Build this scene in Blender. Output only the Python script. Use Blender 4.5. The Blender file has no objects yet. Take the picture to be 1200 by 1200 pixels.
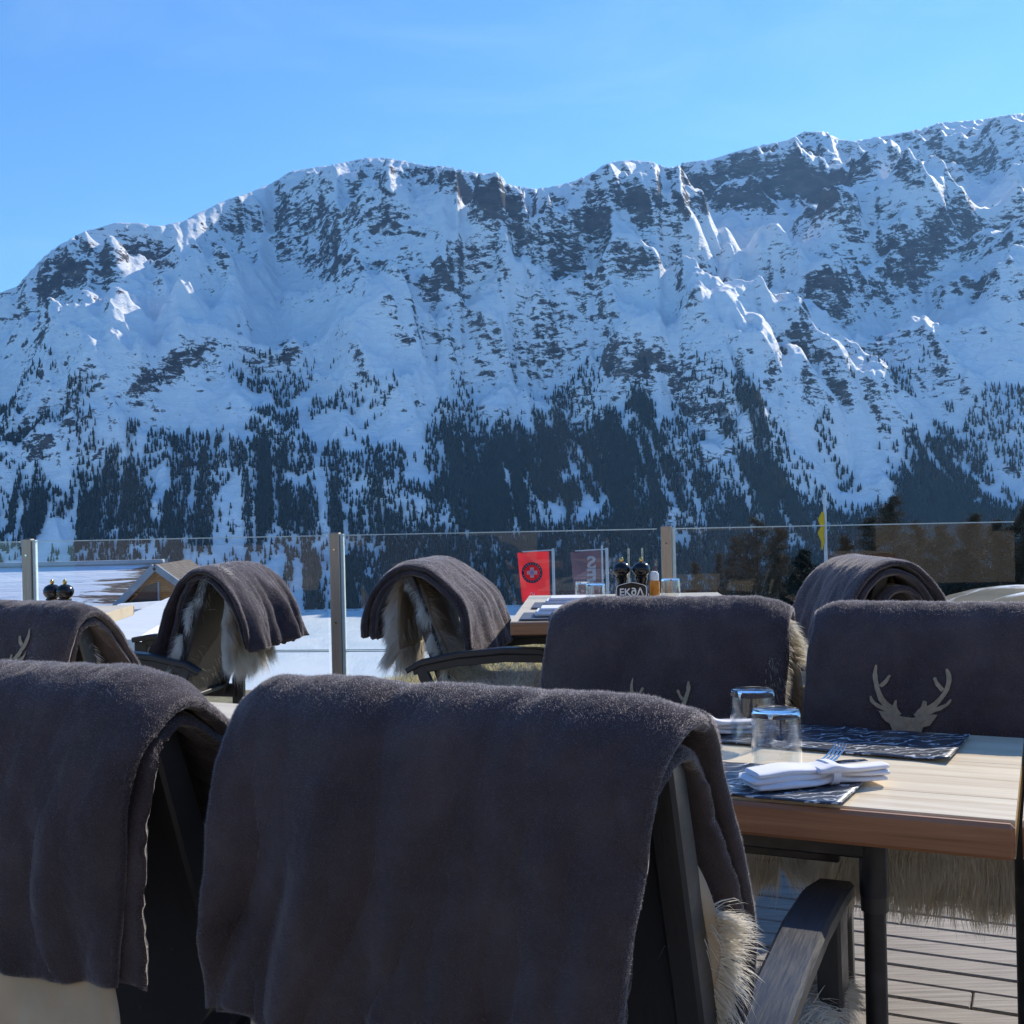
import bpy, math, random
import numpy as np
from mathutils import Vector, Matrix

random.seed(7)
RNG = np.random.default_rng(11)
SC = bpy.context.scene
COL = SC.collection
PI = math.pi
F = 1350.0 / 1200.0            # focal length over picture width
CAM_H = 1.14
ROLL = math.radians(-1.3)
PITCH = math.radians(-0.085)

# ------------------------------------------------------------ camera
cam_d = bpy.data.cameras.new('camera')
cam_d.sensor_width = 36.0
cam_d.lens = 36.0 * F
cam_d.clip_start = 0.05
cam_d.clip_end = 30000
cam = bpy.data.objects.new('camera', cam_d)
COL.objects.link(cam)
ROT = Matrix.Rotation(PI / 2 + PITCH, 4, 'X') @ Matrix.Rotation(ROLL, 4, 'Z')
cam.matrix_world = Matrix.Translation((0, 0, CAM_H)) @ ROT
SC.camera = cam
R3 = np.array(ROT.to_3x3())

def ray(px, py):
    """survey direction of a sight line, scaled to unit forward distance"""
    px = np.asarray(px, float); py = np.asarray(py, float)
    v = np.stack([(px - 600) / 1350.0, (600 - py) / 1350.0, -np.ones_like(px)], -1) @ R3.T
    return v / v[..., 1:2]

def at(px, py, y):
    v = ray(px, py)
    return Vector((v[0] * y, y, CAM_H + v[2] * y))

def onz(px, py, z):
    v = ray(px, py)
    y = (z - CAM_H) / v[2]
    return Vector((v[0] * y, y, z))

def proj(X, Y, Z):
    P = np.stack([X, Y, Z - CAM_H], -1) @ R3
    return 600 + 1350 * P[..., 0] / -P[..., 2], 600 - 1350 * P[..., 1] / -P[..., 2]

# ------------------------------------------------------------ helpers: objects
def tag(o, label=None, cat=None, group=None, kind=None):
    if label: o['label'] = label
    if cat: o['category'] = cat
    if group: o['group'] = group
    if kind: o['kind'] = kind
    return o

def empty(name, loc=(0, 0, 0), rz=0.0, label=None, cat=None, group=None):
    o = bpy.data.objects.new(name, None)
    o.empty_display_size = 0.1
    COL.objects.link(o)
    o.location = loc
    o.rotation_euler = (0, 0, rz)
    return tag(o, label, cat, group)

def mesh_obj(name, verts, faces, mat, parent=None, smooth=False, mats=None, fmat=None):
    me = bpy.data.meshes.new(name)
    verts = np.asarray(verts, dtype=np.float32).reshape(-1, 3)
    if isinstance(faces, np.ndarray):
        nf, k = faces.shape
        me.vertices.add(len(verts)); me.vertices.foreach_set('co', verts.ravel())
        me.loops.add(nf * k); me.loops.foreach_set('vertex_index', faces.astype(np.int32).ravel())
        me.polygons.add(nf)
        me.polygons.foreach_set('loop_start', np.arange(0, nf * k, k, dtype=np.int32))
        me.update(calc_edges=True)
    else:
        me.from_pydata([tuple(map(float, v)) for v in verts], [], faces)
        me.update()
    for m in (mats or [mat]):
        me.materials.append(m)
    if fmat is not None:
        me.polygons.foreach_set('material_index', np.asarray(fmat, dtype=np.int32))
    if smooth:
        me.polygons.foreach_set('use_smooth', np.ones(len(me.polygons), dtype=bool))
    o = bpy.data.objects.new(name, me)
    COL.objects.link(o)
    if parent: o.parent = parent
    return o

def children(o):
    return [c for c in bpy.data.objects if c.parent == o]

def copy_tree(o, parent=None):
    kids = children(o)
    c = o.copy(); COL.objects.link(c); c.parent = parent
    for ch in kids: copy_tree(ch, c)
    return c

class MB:
    """collects boxes, bars, tubes and lathes, then links them as one mesh"""
    def __init__(s): s.v = []; s.f = []
    def add(s, vs, fs):
        b = len(s.v)
        s.v += [tuple(v) for v in vs]; s.f += [tuple(b + i for i in f) for f in fs]
        return s
    def box(s, c, d, rz=0.0, bev=0.0, M=None):
        hx, hy, hz = d[0] / 2, d[1] / 2, d[2] / 2
        b = min(bev, hx * .9, hy * .9, hz * .9)
        mm = Matrix.Translation(c) @ Matrix.Rotation(rz, 4, 'Z')
        if M is not None: mm = M @ mm
        if b <= 0:
            vs = [(x, y, z) for x in (-hx, hx) for y in (-hy, hy) for z in (-hz, hz)]
            fs = [(0, 1, 3, 2), (4, 6, 7, 5), (0, 4, 5, 1), (2, 3, 7, 6), (0, 2, 6, 4), (1, 5, 7, 3)]
            return s.add([mm @ Vector(v) for v in vs], fs)
        vs = []; idx = {}
        for sx in (-1, 1):
            for sy in (-1, 1):
                for sz in (-1, 1):
                    idx[sx, sy, sz] = len(vs)
                    vs += [(sx * hx, sy * (hy - b), sz * (hz - b)), (sx * (hx - b), sy * hy, sz * (hz - b)), (sx * (hx - b), sy * (hy - b), sz * hz)]
        fs = []
        def q(a, b_, c_, d_, n):
            p = [Vector(vs[i]) for i in (a, b_, c_, d_)]
            nn = (p[1] - p[0]).cross(p[2] - p[0])
            fs.append((a, b_, c_, d_) if nn.dot(Vector(n)) > 0 else (d_, c_, b_, a))
        for sg in (-1, 1):
            q(*[idx[sg, a, b_] for a, b_ in ((-1, -1), (1, -1), (1, 1), (-1, 1))], (sg, 0, 0))
            q(*[idx[a, sg, b_] + 1 for a, b_ in ((-1, -1), (1, -1), (1, 1), (-1, 1))], (0, sg, 0))
            q(*[idx[a, b_, sg] + 2 for a, b_ in ((-1, -1), (1, -1), (1, 1), (-1, 1))], (0, 0, sg))
        for a in (-1, 1):
            for b_ in (-1, 1):
                q(idx[a, b_, -1], idx[a, b_, 1], idx[a, b_, 1] + 1, idx[a, b_, -1] + 1, (a, b_, 0))
                q(idx[a, -1, b_], idx[a, 1, b_], idx[a, 1, b_] + 2, idx[a, -1, b_] + 2, (a, 0, b_))
                q(idx[-1, a, b_] + 1, idx[1, a, b_] + 1, idx[1, a, b_] + 2, idx[-1, a, b_] + 2, (0, a, b_))
        for k, i in idx.items():
            p = [Vector(vs[j]) for j in (i, i + 1, i + 2)]
            nn = (p[1] - p[0]).cross(p[2] - p[0])
            fs.append((i, i + 1, i + 2) if nn.dot(Vector(k)) > 0 else (i + 2, i + 1, i))
        return s.add([mm @ Vector(v) for v in vs], fs)
    def tube(s, pts, rad, n=10, cap=True):
        pts = [Vector(p) for p in pts]
        rad = rad if hasattr(rad, '__len__') else [rad] * len(pts)
        rings = []; up = None
        for i, p in enumerate(pts):
            t = (pts[min(i + 1, len(pts) - 1)] - pts[max(i - 1, 0)]).normalized()
            if up is None:
                up = Vector((0, 0, 1)) if abs(t.z) < .9 else Vector((1, 0, 0))
            a = t.cross(up).normalized(); b = a.cross(t).normalized(); up = b
            rings.append([p + (a * math.cos(2 * PI * k / n) + b * math.sin(2 * PI * k / n)) * rad[i] for k in range(n)])
        vs = [v for r in rings for v in r]; fs = []
        for i in range(len(pts) - 1):
            for k in range(n):
                k2 = (k + 1) % n
                fs.append((i * n + k, i * n + k2, (i + 1) * n + k2, (i + 1) * n + k))
        if cap:
            fs.append(tuple(range(n))[::-1]); fs.append(tuple((len(pts) - 1) * n + k for k in range(n)))
        return s.add(vs, fs)
    def lathe(s, prof, c=(0, 0, 0), n=24, M=None):
        vs = []; fs = []
        for r, z in prof:
            for k in range(n):
                v = Vector((r * math.cos(2 * PI * k / n), r * math.sin(2 * PI * k / n), z))
                v = (M @ v if M is not None else v) + Vector(c)
                vs.append(v)
        for i in range(len(prof) - 1):
            for k in range(n):
                k2 = (k + 1) % n
                fs.append((i * n + k, i * n + k2, (i + 1) * n + k2, (i + 1) * n + k))
        fs.append(tuple(range(n))[::-1]); fs.append(tuple((len(prof) - 1) * n + k for k in range(n)))
        return s.add(vs, fs)
    def sweep(s, pts, wid, hei, side=(1, 0, 0), bev=.004):
        """rectangular bar along pts; side = direction of its width; wid/hei per point"""
        pts = [Vector(p) for p in pts]; sd = Vector(side).normalized()
        wid = wid if hasattr(wid, '__len__') else [wid] * len(pts)
        hei = hei if hasattr(hei, '__len__') else [hei] * len(pts)
        vs = []; fs = []
        for i, p in enumerate(pts):
            t = (pts[min(i + 1, len(pts) - 1)] - pts[max(i - 1, 0)]).normalized()
            h = sd.cross(t).normalized()
            a, b = wid[i] / 2, hei[i] / 2; e = bev
            for (u, w) in ((-a, -b + e), (-a + e, -b), (a - e, -b), (a, -b + e), (a, b - e), (a - e, b), (-a + e, b), (-a, b - e)):
                vs.append(p + sd * u + h * w)
        n = 8
        for i in range(len(pts) - 1):
            for k in range(n):
                k2 = (k + 1) % n
                fs.append((i * n + k, i * n + k2, (i + 1) * n + k2, (i + 1) * n + k))
        fs.append(tuple(range(n))[::-1]); fs.append(tuple((len(pts) - 1) * n + k for k in range(n)))
        return s.add(vs, fs)
    def build(s, name, mat, parent=None, smooth=False):
        me = bpy.data.meshes.new(name)
        me.from_pydata([tuple(v) for v in s.v], [], s.f)
        me.materials.append(mat)
        import bmesh
        bm = bmesh.new(); bm.from_mesh(me); bmesh.ops.recalc_face_normals(bm, faces=bm.faces); bm.to_mesh(me); bm.free()
        if smooth:
            me.polygons.foreach_set('use_smooth', np.ones(len(me.polygons), dtype=bool))
            try: me.set_sharp_from_angle(angle=math.radians(40))
            except Exception: pass
        o = bpy.data.objects.new(name, me); COL.objects.link(o)
        if parent: o.parent = parent
        return o

# ------------------------------------------------------------ helpers: node materials
class NT:
    def __init__(s, name):
        s.m = bpy.data.materials.new(name); s.m.use_nodes = True
        s.t = s.m.node_tree; s.t.nodes.clear()
        s.out = s.t.nodes.new('ShaderNodeOutputMaterial')
    def n(s, typ, **kw):
        nd = s.t.nodes.new(typ)
        ins = kw.pop('ins', {})
        for k, v in kw.items(): setattr(nd, k, v)
        for k, v in ins.items():
            if isinstance(v, bpy.types.NodeSocket): s.t.links.new(v, nd.inputs[k])
            else: nd.inputs[k].default_value = v
        return nd
    def link(s, a, b): s.t.links.new(a, b)
    def coord(s, which='Object', scale=(1, 1, 1), rot=(0, 0, 0)):
        tc = s.n('ShaderNodeTexCoord')
        mp = s.n('ShaderNodeMapping', ins={'Vector': tc.outputs[which], 'Scale': scale, 'Rotation': rot})
        return mp.outputs[0]
    def noise(s, vec, scale, detail=4, rough=.55, dist=0.0):
        return s.n('ShaderNodeTexNoise', ins={'Vector': vec, 'Scale': scale, 'Detail': detail, 'Roughness': rough, 'Distortion': dist}).outputs['Fac']
    def ramp(s, fac, stops, interp='LINEAR'):
        r = s.n('ShaderNodeValToRGB', ins={'Fac': fac}); cr = r.color_ramp; cr.interpolation = interp
        while len(cr.elements) < len(stops): cr.elements.new(.5)
        for e, (p, c) in zip(cr.elements, stops):
            e.position = p; e.color = (c, c, c, 1) if not hasattr(c, '__len__') else (*c[:3], 1)
        return r.outputs[0]
    def mix(s, f, a, b, mode='MIX'):
        nd = s.n('ShaderNodeMix', data_type='RGBA', blend_type=mode)
        for sock, v in ((nd.inputs[0], f), (nd.inputs[6], a), (nd.inputs[7], b)):
            if isinstance(v, bpy.types.NodeSocket): s.link(v, sock)
            elif hasattr(v, '__len__'): sock.default_value = (*v[:3], 1)
            else: sock.default_value = v
        return nd.outputs[2]
    def math(s, op, a, b=0.0, clamp=False):
        nd = s.n('ShaderNodeMath', operation=op, use_clamp=clamp)
        for i, v in enumerate((a, b)):
            if isinstance(v, bpy.types.NodeSocket): s.link(v, nd.inputs[i])
            else: nd.inputs[i].default_value = v
        return nd.outputs[0]
    def bump(s, h, strength=.3, dist=.01, normal=None):
        nd = s.n('ShaderNodeBump', ins={'Height': h, 'Strength': strength, 'Distance': dist})
        if normal is not None: s.link(normal, nd.inputs['Normal'])
        return nd.outputs[0]
    def bsdf(s, color, rough=.6, normal=None, **kw):
        b = s.n('ShaderNodeBsdfPrincipled')
        def put(k, v):
            if isinstance(v, bpy.types.NodeSocket): s.link(v, b.inputs[k])
            elif hasattr(v, '__len__'): b.inputs[k].default_value = (*v[:3], 1)
            else: b.inputs[k].default_value = v
        put('Base Color', color); put('Roughness', rough)
        for k, v in kw.items(): put(k.replace('_', ' '), v)
        if normal is not None: s.link(normal, b.inputs['Normal'])
        s.link(b.outputs[0], s.out.inputs[0])
        return s.m

def simple(name, col, rough=.6, nscale=20, var=.25, bump=.1, bdist=.002, stretch=(1, 1, 1), **kw):
    t = NT(name); v = t.coord('Object', stretch)
    f = t.noise(v, nscale, 5)
    dark = tuple(c * (1 - var) for c in col); lite = tuple(min(1, c * (1 + var)) for c in col)
    c = t.ramp(f, [(.3, dark), (.7, lite)])
    r = t.ramp(t.noise(v, nscale * 2.3, 3), [(.3, max(0, rough - .1)), (.7, min(1, rough + .1))])
    return t.bsdf(c, r, t.bump(t.noise(v, nscale * 4, 4), bump, bdist), **kw)

# ------------------------------------------------------------ numpy noise
_perm = RNG.permutation(4096)
_gr = RNG.uniform(0, 2 * PI, 4096)
_gx, _gy = np.cos(_gr), np.sin(_gr)
def gnoise(x, y, seed=0):
    xi = np.floor(x).astype(np.int64); yi = np.floor(y).astype(np.int64)
    xf = x - xi; yf = y - yi
    u = xf * xf * xf * (xf * (xf * 6 - 15) + 10); v = yf * yf * yf * (yf * (yf * 6 - 15) + 10)
    def g(ix, iy, dx, dy):
        h = _perm[(_perm[(ix + seed * 57) & 4095] + iy) & 4095]
        return _gx[h] * dx + _gy[h] * dy
    a = g(xi, yi, xf, yf); b = g(xi + 1, yi, xf - 1, yf)
    c = g(xi, yi + 1, xf, yf - 1); d = g(xi + 1, yi + 1, xf - 1, yf - 1)
    return (a + (b - a) * u + (c - a) * v + (a - b - c + d) * u * v) * 1.5
def fbm(x, y, o=5, seed=0, gain=.5):
    s = 0; a = 1; t = 0
    for i in range(o):
        s = s + a * gnoise(x * 2 ** i + i * 13.7, y * 2 ** i - i * 7.3, seed + i); t += a; a *= gain
    return s / t
def ridged(x, y, o=5, seed=0, gain=.55):
    s = 0; a = 1; t = 0; w = 1
    for i in range(o):
        n = 1 - np.abs(gnoise(x * 2 ** i + i * 5.1, y * 2 ** i + i * 9.2, seed + i)) * 1.6
        n = n * n * w; w = np.clip(n * 1.4, 0, 1)
        s = s + a * n; t += a; a *= gain
    return s / t
def sstep(a, b, x):
    t = np.clip((x - a) / (b - a), 0, 1); return t * t * (3 - 2 * t)
# ------------------------------------------------------------ daylight
SUN_AZ, SUN_EL = math.radians(SUN_AZ_D := 42.0), math.radians(SUN_EL_D := 34.5)   # azimuth from the view axis (+Y) towards +X
world = bpy.data.worlds.new('World'); SC.world = world; world.use_nodes = True
wt = world.node_tree; wt.nodes.clear()
wo = wt.nodes.new('ShaderNodeOutputWorld'); bg = wt.nodes.new('ShaderNodeBackground')
sky = wt.nodes.new('ShaderNodeTexSky'); sky.sky_type = 'NISHITA'; sky.sun_disc = False
sky.sun_elevation = SUN_EL; sky.sun_rotation = SUN_AZ
sky.altitude = 1800; sky.air_density = 1.15; sky.dust_density = 0.35; sky.ozone_density = 3.5
bg.inputs['Strength'].default_value = 0.15
mxn = wt.nodes.new('ShaderNodeMix'); mxn.data_type = 'RGBA'; mxn.blend_type = 'MULTIPLY'; mxn.inputs[0].default_value = 1
mxn.inputs[7].default_value = (.58, .99, 1.42, 1)
wt.links.new(sky.outputs[0], mxn.inputs[6]); tcw = wt.nodes.new('ShaderNodeTexCoord'); mpw = wt.nodes.new('ShaderNodeMapping'); mpw.inputs['Scale'].default_value = (1.6, 3.0, 7.0); mpw.inputs['Rotation'].default_value = (.25, .35, .3)
nzw = wt.nodes.new('ShaderNodeTexNoise'); nzw.inputs['Scale'].default_value = 1.6; nzw.inputs['Detail'].default_value = 6; nzw.inputs['Roughness'].default_value = .6; nzw.inputs['Distortion'].default_value = .8
rpw = wt.nodes.new('ShaderNodeValToRGB'); rpw.color_ramp.elements[0].position = .46; rpw.color_ramp.elements[0].color = (0, 0, 0, 1); rpw.color_ramp.elements[1].position = .85; rpw.color_ramp.elements[1].color = (.17, .17, .17, 1)
wt.links.new(tcw.outputs['Generated'], mpw.inputs[0]); wt.links.new(mpw.outputs[0], nzw.inputs[0]); wt.links.new(nzw.outputs['Fac'], rpw.inputs[0])
mx2 = wt.nodes.new('ShaderNodeMix'); mx2.data_type = 'RGBA'; mx2.inputs[7].default_value = (4.4, 6.5, 8.3, 1)
wt.links.new(rpw.outputs[0], mx2.inputs[0]); wt.links.new(mxn.outputs[2], mx2.inputs[6]); wt.links.new(mx2.outputs[2], bg.inputs[0]); wt.links.new(bg.outputs[0], wo.inputs[0])
sd = bpy.data.lights.new('sun', 'SUN'); sd.energy = 5.0; sd.angle = math.radians(.53); sd.color = (1, .95, .87)
so = bpy.data.objects.new('sun', sd); COL.objects.link(so)
SUNV = Vector((math.cos(SUN_EL) * math.sin(SUN_AZ), math.cos(SUN_EL) * math.cos(SUN_AZ), math.sin(SUN_EL)))
so.rotation_euler = SUNV.to_track_quat('Z', 'Y').to_euler()
SC.view_settings.view_transform = 'Standard'; SC.view_settings.look = 'None'
SC.view_settings.exposure = 0; SC.view_settings.gamma = 1

# ------------------------------------------------------------ terrain: valley floor, slopes and crest as one height field
LAKE_Z = -110.0
SKY = [(-900, 470), (-500, 430), (-200, 400), (-60, 368), (0, 345), (20, 338), (45, 310), (70, 288), (100, 278), (135, 268), (165, 262), (190, 265), (215, 262), (232, 250),
       (255, 238), (290, 222), (318, 205), (340, 192), (365, 188), (400, 187), (430, 184), (470, 188), (510, 194), (550, 196), (582, 203), (594, 217), (630, 219),
       (650, 212), (680, 200), (705, 188), (740, 184), (768, 187), (790, 190), (830, 186), (870, 176), (925, 163), (943, 152), (965, 151), (985, 162), (1000, 165),
       (1040, 158), (1080, 150), (1100, 143), (1150, 140), (1200, 133), (1350, 120), (1700, 160), (2200, 260)]
sk = ray([p[0] for p in SKY], [p[1] for p in SKY])
sk_th = np.arctan(sk[:, 0]); sk_tan = sk[:, 2] / np.sqrt(1 + sk[:, 0] ** 2)      # height over horizontal distance
NT_, NR = 1500, 760
th = np.linspace(math.radians(-38), math.radians(38), NT_)
crest_tan = np.interp(th, sk_th, sk_tan)
rc_pts = [(-700, 1880), (0, 1880), (160, 1950), (240, 2030), (360, 2240), (480, 2280), (560, 2290), (620, 2440), (720, 2420), (830, 2520), (960, 2560), (1100, 2680), (1300, 2700), (1900, 2600)]
rr = ray([p[0] for p in rc_pts], [400] * len(rc_pts))
Rc = np.interp(th, np.arctan(rr[:, 0]), [p[1] for p in rc_pts])
ker = np.hanning(61); ker /= ker.sum()
Rc = np.convolve(np.pad(Rc, 30, 'edge'), ker, 'valid')
RF = 1330.0 / np.cos(th)
Rc = Rc / np.cos(th)
# radial rows: shore - foot - crest - behind
q = np.concatenate([np.linspace(0, 1, 14)[:-1] * .02, np.linspace(0, 1, 680)[:-1] * .90 + .02, np.linspace(.92, 1, NR - 14 - 680 + 2)])
q = q[:NR]
def r_of(qv, rc):
    cs = 1 / np.cos(TH)
    a = np.clip(qv / .02, 0, 1); b = np.clip((qv - .02) / .90, 0, 1); c = np.clip((qv - .92) / .08, 0, 1)
    r = 1290 * cs + 40 * cs * a
    r = r + (rc - 1330 * cs) * (b ** 1.12)
    return r + 2200 * c
TH, Q = np.meshgrid(th, q)
RCm = np.broadcast_to(Rc, TH.shape)
R = r_of(Q, RCm)
X = R * np.sin(TH); Y = R * np.cos(TH)
T = (R - RF[None]) / (RCm - RF[None])
zc = crest_tan * Rc + CAM_H
Tc = np.clip(T, 0, 1)
foot = LAKE_Z + 2.0 + 0 * R
Z = foot + (zc - LAKE_Z - 2) * (0.74 * Tc + .26 * (1 - (1 - Tc) ** 2))
Z = np.where(T > 1, zc - (T - 1) * 700, Z)
def t_inv(px, py):
    """slope point met by a survey direction"""
    v = ray(px, py); a = math.atan(v[0]); e = v[2] / math.hypot(1, v[0])
    j = int(np.clip(np.searchsorted(th, a), 1, NT_ - 1))
    el = (Z0[:, j] - CAM_H) / R[:, j]
    i = int(np.argmax((el > e) & (R[:, j] > 1300))) if np.any((el > e) & (R[:, j] > 1300)) else int(np.argmin(np.abs(R[:, j] - Rc[j])))
    return X[i, j], Y[i, j]
Z0 = Z.copy()
win = sstep(0.0, .10, T) * (1 - .25 * sstep(1.2, 1.5, T))
n1 = ridged((X + .8 * Y) / 420 + .3, (X - Y) / 900, 5, 3)
n2 = ridged((X + .9 * Y) / 170, (X - 1.1 * Y) / 330, 5, 9)
n3 = fbm(X / 1500, Y / 1500, 3, 21)
n4 = ridged(X / 95 + n3 * 2, Y / 110, 4, 31)
cen = sstep(-.28, -.02, np.tan(TH))
hh = (Z - foot) / (zc - foot)
ph = hh * 5.2 + 1.5 * fbm(X / 420, Y / 300, 3, 17) + X / 2600
terr = np.sin(2 * PI * ph) * (8 + 17 * cen * sstep(.35, .55, hh) + 5 * sstep(.1, .4, hh)) * (.5 + 1.2 * sstep(-.2, .3, fbm(X / 350 + 7, Y / 350, 2, 19)))
Z = Z + win * ((72 + 30 * cen) * (n1 - .45) + (34 + 10 * cen) * (n2 - .45) + 11 * (n4 - .5) + terr) * (.55 + .45 * sstep(.1, .5, T))
SPURS = [([(350, 200), (400, 225), (450, 250), (510, 268), (580, 288)], 110, 110),
         ([(470, 290), (520, 315), (560, 345)], 100, 90),
         ([(650, 315), (700, 325), (740, 360), (780, 390), (822, 420)], 150, 165),
         ([(735, 200), (790, 240), (806, 275)], 60, 90),
         ([(720, 285), (770, 305), (822, 330)], 105, 95),
         ([(810, 310), (860, 308), (915, 304), (985, 285)], 90, 80),
         ([(1030, 250), (1090, 275), (1140, 298), (1215, 338)], 95, 120),
         ([(1035, 240), (975, 290), (948, 340), (945, 400)], 80, 90),
         ([(235, 250), (222, 300)], 30, 60),
         ([(390, 395), (300, 430), (170, 450), (60, 510), (-20, 570)], 35, 90),
         ([(430, 395), (475, 385)], 40, 50),
         ([(880, 420), (900, 470), (880, 560)], 40, 60),
         ([(1200, 390), (1080, 400), (1040, 440), (960, 470)], 50, 80),
         ([(1115, 205), (1085, 235), (1060, 300)], 40, 70)]
for pts, amp, wd in SPURS:
    P = [t_inv(*p) for p in pts]
    D = np.full(X.shape, 1e9)
    for (ax, ay), (bx, by) in zip(P[:-1], P[1:]):
        dx, dy = bx - ax, by - ay; L = dx * dx + dy * dy + 1e-6
        tt = np.clip(((X - ax) * dx + (Y - ay) * dy) / L, 0, 1)
        D = np.minimum(D, np.hypot(X - ax - tt * dx, Y - ay - tt * dy))
    D = D * (1 + .35 * n4)
    Z = Z + amp * np.exp(-(D / wd) ** 2)
# cirques and gullies scooped out
for px, py, dep, wd in [(840, 280, 110, 190), (590, 270, 90, 150), (1070, 225, 70, 120), (210, 300, 50, 110), (470, 225, 50, 90), (980, 520, 45, 110), (640, 240, 60, 120), (860, 380, 60, 160)]:
    cx, cy = t_inv(px, py)
    Z = Z - dep * np.exp(-(np.hypot(X - cx, Y - cy) / wd) ** 2)
Z = Z + win * 5.0 * ridged(X / 34, Y / 38, 3, 77) * sstep(.05, .3, T)
# keep every bearing's surveyed summit height
el = (Z - CAM_H) / R
mx = el.max(0)
k2 = np.hanning(9); k2 /= k2.sum()
fac = crest_tan / mx
fac = np.convolve(np.pad(fac, 4, 'edge'), k2, 'valid')
Z = np.where(T > 0, foot + (Z - foot) * (1 + (fac - 1) * sstep(0, .35, T)), Z)
Z = np.where(R * np.cos(TH) < 1318, LAKE_Z - 2.0, Z)
Z = np.maximum(Z, np.where(R * np.cos(TH) < 1318, -1e9, LAKE_Z + .8))
PX, PY = proj(X, Y, Z)
# steepness
dZr = np.gradient(Z, axis=0) / np.maximum(np.gradient(R, axis=0), 1)
dZt = np.gradient(Z, axis=1) / (R * (th[1] - th[0]))
SL = np.degrees(np.arctan(np.hypot(dZr, dZt)))
rk = (SL - 60.5) / 26 + .30 * fbm(X / 260, Y / 260, 4, 41) + .16 * fbm(X / 50, Y / 50, 3, 47)
ROCKS = [(110, 312, 80, 30, -22, 1), (65, 325, 45, 25, -40, .9), (240, 275, 22, 28, -40, .9), (320, 262, 60, 18, -10, .5), (455, 200, 45, 18, 0, .8), (530, 218, 62, 22, 8, 1), (742, 238, 60, 24, 5, .8),
         (850, 228, 70, 22, 10, .8), (925, 232, 80, 22, -12, .9), (900, 190, 60, 16, 0, .7), (700, 262, 40, 14, 0, .7), (330, 300, 90, 12, -8, .5), (430, 300, 70, 35, 0, .5), (160, 455, 110, 15, -28, 1),
         (300, 430, 70, 14, -20, .9), (50, 505, 60, 18, -38, .9), (1060, 320, 90, 30, 0, .45), (1070, 440, 32, 28, 0, .9), (960, 465, 50, 26, 0, .8), (1090, 395, 100, 10, -10, .9), (945, 360, 7, 50, 0, .9),
         (700, 340, 60, 30, 0, .3), (730, 425, 80, 12, 0, .5), (1150, 270, 60, 25, 10, .5), (955, 160, 40, 12, 0, .8), (745, 300, 40, 16, 20, .6), (960, 215, 60, 25, -20, .8), (905, 430, 10, 40, 20, .8),
         (1120, 200, 60, 10, -15, .5), (180, 300, 60, 16, 0, .4), (595, 250, 30, 30, 0, .5), (640, 235, 40, 16, 0, .7), (460, 270, 40, 20, 0, .5), (1170, 340, 50, 25, 0, .4), (340, 450, 60, 10, 0, .5), (275, 470, 60, 10, -10, .3)]
SNOWS = [(200, 365, 120, 28, -15, .8), (395, 370, 70, 26, 0, .8), (600, 340, 45, 70, 0, .7), (850, 285, 80, 26, 12, 1), (1060, 228, 40, 16, 0, .9), (535, 255, 50, 18, 25, .7), (770, 365, 50, 40, 40, .8),
         (370, 480, 60, 35, 0, .5), (480, 440, 100, 35, 0, .4), (880, 370, 50, 40, 0, .5), (985, 530, 55, 50, 20, 1), (1120, 370, 60, 12, 0, .5), (925, 250, 40, 8, -20, .4), (870, 260, 50, 10, 0, .5),
         (1170, 240, 40, 20, 0, .5), (320, 225, 40, 12, 0, .4), (500, 235, 30, 14, 20, .6), (1040, 460, 0, 0, 0, 0)]
def ell(px, py, e):
    cx, cy, rx, ry, an, w = e
    if w == 0: return 0
    c, s = math.cos(math.radians(an)), math.sin(math.radians(an))
    dx, dy = px - cx, py - cy
    return w * np.exp(-(((dx * c + dy * s) / (rx * 1.05)) ** 2 + ((-dx * s + dy * c) / (ry * 1.15)) ** 2) ** 1.4)
for e in ROCKS: rk = rk + .40 * ell(PX, PY, e)
for e in SNOWS: rk = rk - .6 * ell(PX, PY, e)
# woodland density on the slopes
wd = np.zeros_like(rk)
WOODS = [(20, 570, 40, 60, 0, 1), (110, 560, 45, 30, -40, 1), (180, 570, 60, 45, -40, 1), (250, 530, 40, 20, -50, .8), (290, 580, 70, 50, 0, 1), (310, 530, 25, 30, 0, .6), (400, 570, 45, 60, 0, 1),
         (440, 590, 60, 40, 0, .7), (550, 570, 60, 60, 0, 1), (520, 530, 20, 40, 0, .8), (600, 560, 60, 55, 0, .9), (640, 480, 25, 30, 30, .6), (700, 500, 45, 50, 20, 1), (740, 560, 60, 60, 30, 1.1), (690, 580, 80, 50, 0, 1),
         (755, 490, 12, 35, -20, .7), (660, 540, 40, 40, 0, .7), (800, 600, 60, 30, 0, .9), (870, 500, 25, 50, 0, 1.1), (900, 590, 50, 45, 20, 1.1), (895, 480, 16, 40, 0, .5), (1050, 510, 25, 25, 0, .7), (1075, 570, 40, 55, 10, 1.2),
         (1165, 570, 55, 40, 0, 1.1), (1100, 520, 30, 14, 0, .6), (80, 470, 60, 12, -40, .6), (160, 500, 50, 10, -50, .5), (60, 600, 80, 20, 0, .9), (1130, 610, 200, 22, 0, 1), (830, 560, 25, 25, 0, .6), (960, 440, 30, 20, 0, .3), (330, 620, 400, 22, 0, .8), (1000, 620, 300, 16, 0, .6)]
def wood(px, py):
    w = 0
    for e in WOODS: w = w + 1.0 * ell(px, py, e)
    return w
WD = wood(PX, PY) * sstep(400, 450, PY + 30)
WD = np.where(PY > 598, np.maximum(WD, .95 + .6 * fbm(X / 160, Y / 160, 3, 88)), WD)
streak = fbm((X + .25 * Y) / 55, R / 420, 4, 61)
WDn = WD * (.45 + .85 * sstep(-.45, .40, streak)) * (.5 + .7 * sstep(-.3, .3, fbm(X / 90, Y / 90, 4, 63)))
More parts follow.
